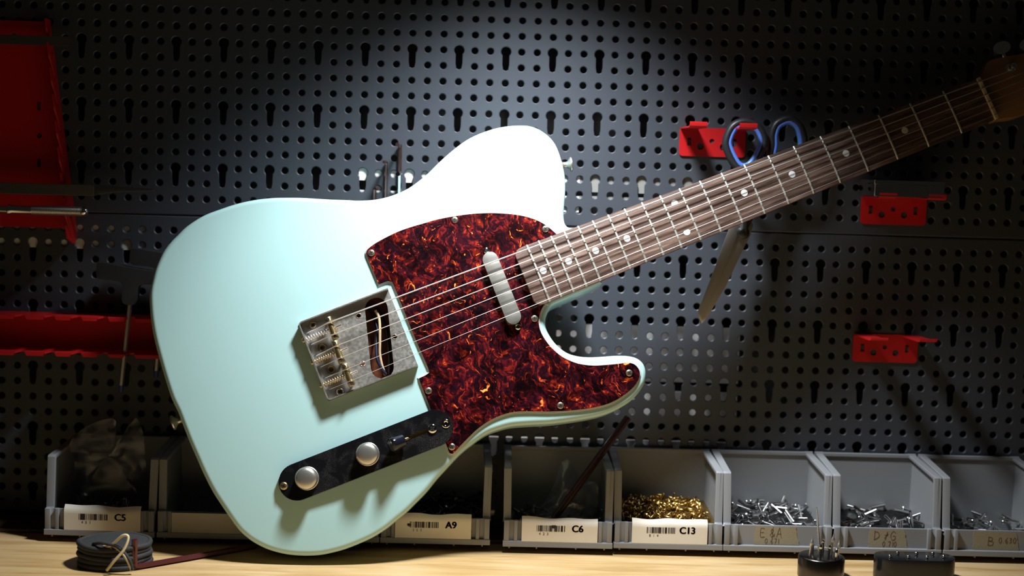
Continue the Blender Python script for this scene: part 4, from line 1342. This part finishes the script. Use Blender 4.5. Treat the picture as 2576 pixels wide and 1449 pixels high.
bag((284, YB + 40, ZB + 3), [(-30, 8), (-38, 2), (30, 2), (38, 14), (40, 38), (37, 48), (24, 52), (14, 66), (7, 70), (2, 62), (-2, 46), (-14, 24)], 17, 'crumpled clear plastic bag standing in the C6 bin', 3.3, film=FILM2)
b5 = bag((-138, YB + 42, ZB + 3), [(-36, 6), (34, 6), (36, 30), (33, 62), (30, 88), (22, 100), (16, 82), (12, 62), (4, 66), (6, 88), (2, 98), (-18, 92), (-34, 80), (-38, 68), (-33, 56), (-36, 30)], 11, 'clear zip bag with two raised corners in the C5 bin', 8.1)
bag((-30, YB + 42, ZB + 3), [(-38, 3), (38, 3), (40, 22), (20, 30), (-10, 26), (-38, 22)], 15, 'flat clear bag in the blank fronted bin', 5.5)

# maroon rod leaning out of the C6 bin
o = G().tube([(0, 0, 0), (70, 40, 90)], [3.4, 3.4], 12).build('maroon_rod', DARKROD, None, smooth=50)
o.location = wp(281, -78, ZB + 22)
tag(o, 'dark maroon rod leaning from the C6 bin against the pegboard', 'rod')

# ================================================================== things on the bench
ck = thing('cable_coil', 'coil of black cable tied with cream wire on the bench', 'cable', (-106, -158, BENCH))
for k in range(5):
    rr = 30 - (k % 2) * 1.0
    pts = [((rr + 0.5 * math.sin(7 * a + k)) * math.cos(a), (rr * 0.86) * math.sin(a), 2.6 + 4.1 * k + 0.4 * math.sin(3 * a + k)) for a in [2 * math.pi * q / 56 for q in range(56)]]
    G().tube(pts, 2.6, 8, True).build('cable_turn', CORD, ck, smooth=60)
for k in range(4):
    rr = 24 - (k % 2) * 1.0
    pts = [(rr * math.cos(a), rr * 0.82 * math.sin(a), 2.6 + 4.4 * k) for a in [2 * math.pi * q / 48 for q in range(48)]]
    G().tube(pts, 3.4, 8, True).build('cable_turn', CORD, ck, smooth=60)
G().lathe([(0.05, 0.5), (20, 0.5), (27, 18.2), (28, 20.6), (20, 21.2), (0.05, 21.0)], 40).build('core', CORD, ck, smooth=40)
tie = [(-4, -22, 21), (4, -28, 24), (14, -30, 33), (19, -31, 32), (16, -34, 22), (8, -36, 12), (2, -35, 4)]
G().tube(spline([Vector(p) for p in tie], 6, False), 1.2, 8).build('tie_wire', CREAM, ck, smooth=60)['label'] = 'cream tie wire loop'
tie = [(-2, -20, 23), (8, -28, 22), (16, -33, 17), (21, -33, 8), (22, -31, 3)]
G().tube(spline([Vector(p) for p in tie], 6, False), 1.1, 8).build('tie_wire', CREAM, ck, smooth=60)['label'] = 'cream tie wire loop'
tie = [(-14, -18, 22), (-4, -26, 25), (10, -30, 23), (20, -33, 14), (23, -32, 4)]
G().tube(spline([Vector(p) for p in tie], 6, False), 1.5, 8).build('tie_cord', CORD, ck, smooth=60)

o = G().tube([(0, 0, 27), (0, 0, 6), (1, 0.6, 3.2), (3.5, 2.6, 2.7), (40, 32, 2.7), (92, 76, 2.7)], 2.6, 6).build('bent_hex_key', MAROON, None, smooth=25)
o.location = wp(-84.5, -177, BENCH)
tag(o, 'large dark red hex key lying on the bench with its short arm up', 'hex key')

# round holder with burs
bh = thing('bur_holder', 'round steel holder with upright rotary burs at lower right', 'holder', (516, -148, BENCH))
G().lathe([(0.05, 0), (19.6, 0), (20.4, 0.8), (20.4, 17.4), (19.6, 18.6), (18.4, 19.0), (0.05, 19.0)], 48).build('base', DRAW, bh, smooth=40)
for x, y, h, tx, tag_ in [(-1, 2, 44, -5, 0), (-11, -2, 18, 2, 1), (-3, -8, 13, 0, 2), (5, -5, 12, 1, 2), (9, 3, 20, 2, 1), (14, -2, 15, 1, 1), (-6, 9, 10, 0, 2), (3, 8, 14, 0, 2), (10, -9, 9, 1, 2)]:
    g = G()
    if tag_ == 0:
        pr = [(1.9, 0), (1.7, 6)]
        for k in range(28):
            pr += [(1.6 - k * 0.036, 7 + k * 1.3), (1.25 - k * 0.034, 7.6 + k * 1.3)]
        pr += [(0.3, h)]
        g.lathe(pr, 12, mtx=align((x, y, 18.5), (tx, 0, h)))
    elif tag_ == 1:
        g.lathe([(1.2, 0), (1.2, h * 0.5), (1.9, h * 0.55), (1.9, h * 0.72), (1.0, h * 0.8), (0.3, h)], 12, mtx=align((x, y, 18.5), (tx, 0, h)))
    else:
        g.lathe([(1.2, 0), (1.2, h * 0.6), (1.7, h * 0.66), (1.5, h * 0.85), (0.2, h)], 12, mtx=align((x, y, 18.5), (tx, 0, h)))
    g.build('bur', PINS if tag_ == 2 else BLADE, bh, smooth=40)

# dark round tray with ball heads
tr = thing('bit_tray', 'low black oblong tray with steel ball heads at lower right', 'tray', (600, -146, BENCH))
G().prism([capsule((-21, 0), (21, 0), 15, 14)], 0, 19.5).build('base', BLACKT, tr, smooth=40, bevel=1.2)
for k, (x, y) in enumerate([(-24, -7), (-14, 4), (-8, -8), (3, 4), (9, -7), (18, 5), (25, -4)]):
    G().lathe([(0.9, 19), (0.9, 19.8), (1.6, 20.2), (1.9, 21.2), (1.4, 22.2), (0.05, 22.6)], 14, mtx=T(x, y, 0)).build('ball_head', CHROME, tr, smooth=60)

# ================================================================== the work lamp above the picture
lm = bpy.data.objects.new('work_lamp', None)
COL.objects.link(lm)
q = (AIM - LAMP).to_track_quat('-Z', 'Y')
M4 = q.to_matrix().to_4x4(); M4.translation = LAMP
lm.matrix_world = M4
tag(lm, 'black bell shaped work lamp hanging above the bench out of view', 'lamp')
G().lathe([(75, -46), (76, -45), (72, -20), (60, 22), (44, 48), (30, 60), (28, 95), (26, 96), (0.05, 96), (0.05, 93), (25, 92), (28, 58), (42, 46), (58, 21), (70, -20), (74, -46)], 48, cap=False).build('shade', mat('lamp_black', (0.01, 0.01, 0.01), 0.4), lm, smooth=50)
G().lathe([(0.05, 96), (9, 96), (9, 420), (0.05, 420)], 16).build('stem', mat('lamp_black', (0.01, 0.01, 0.01), 0.4), lm, smooth=50)
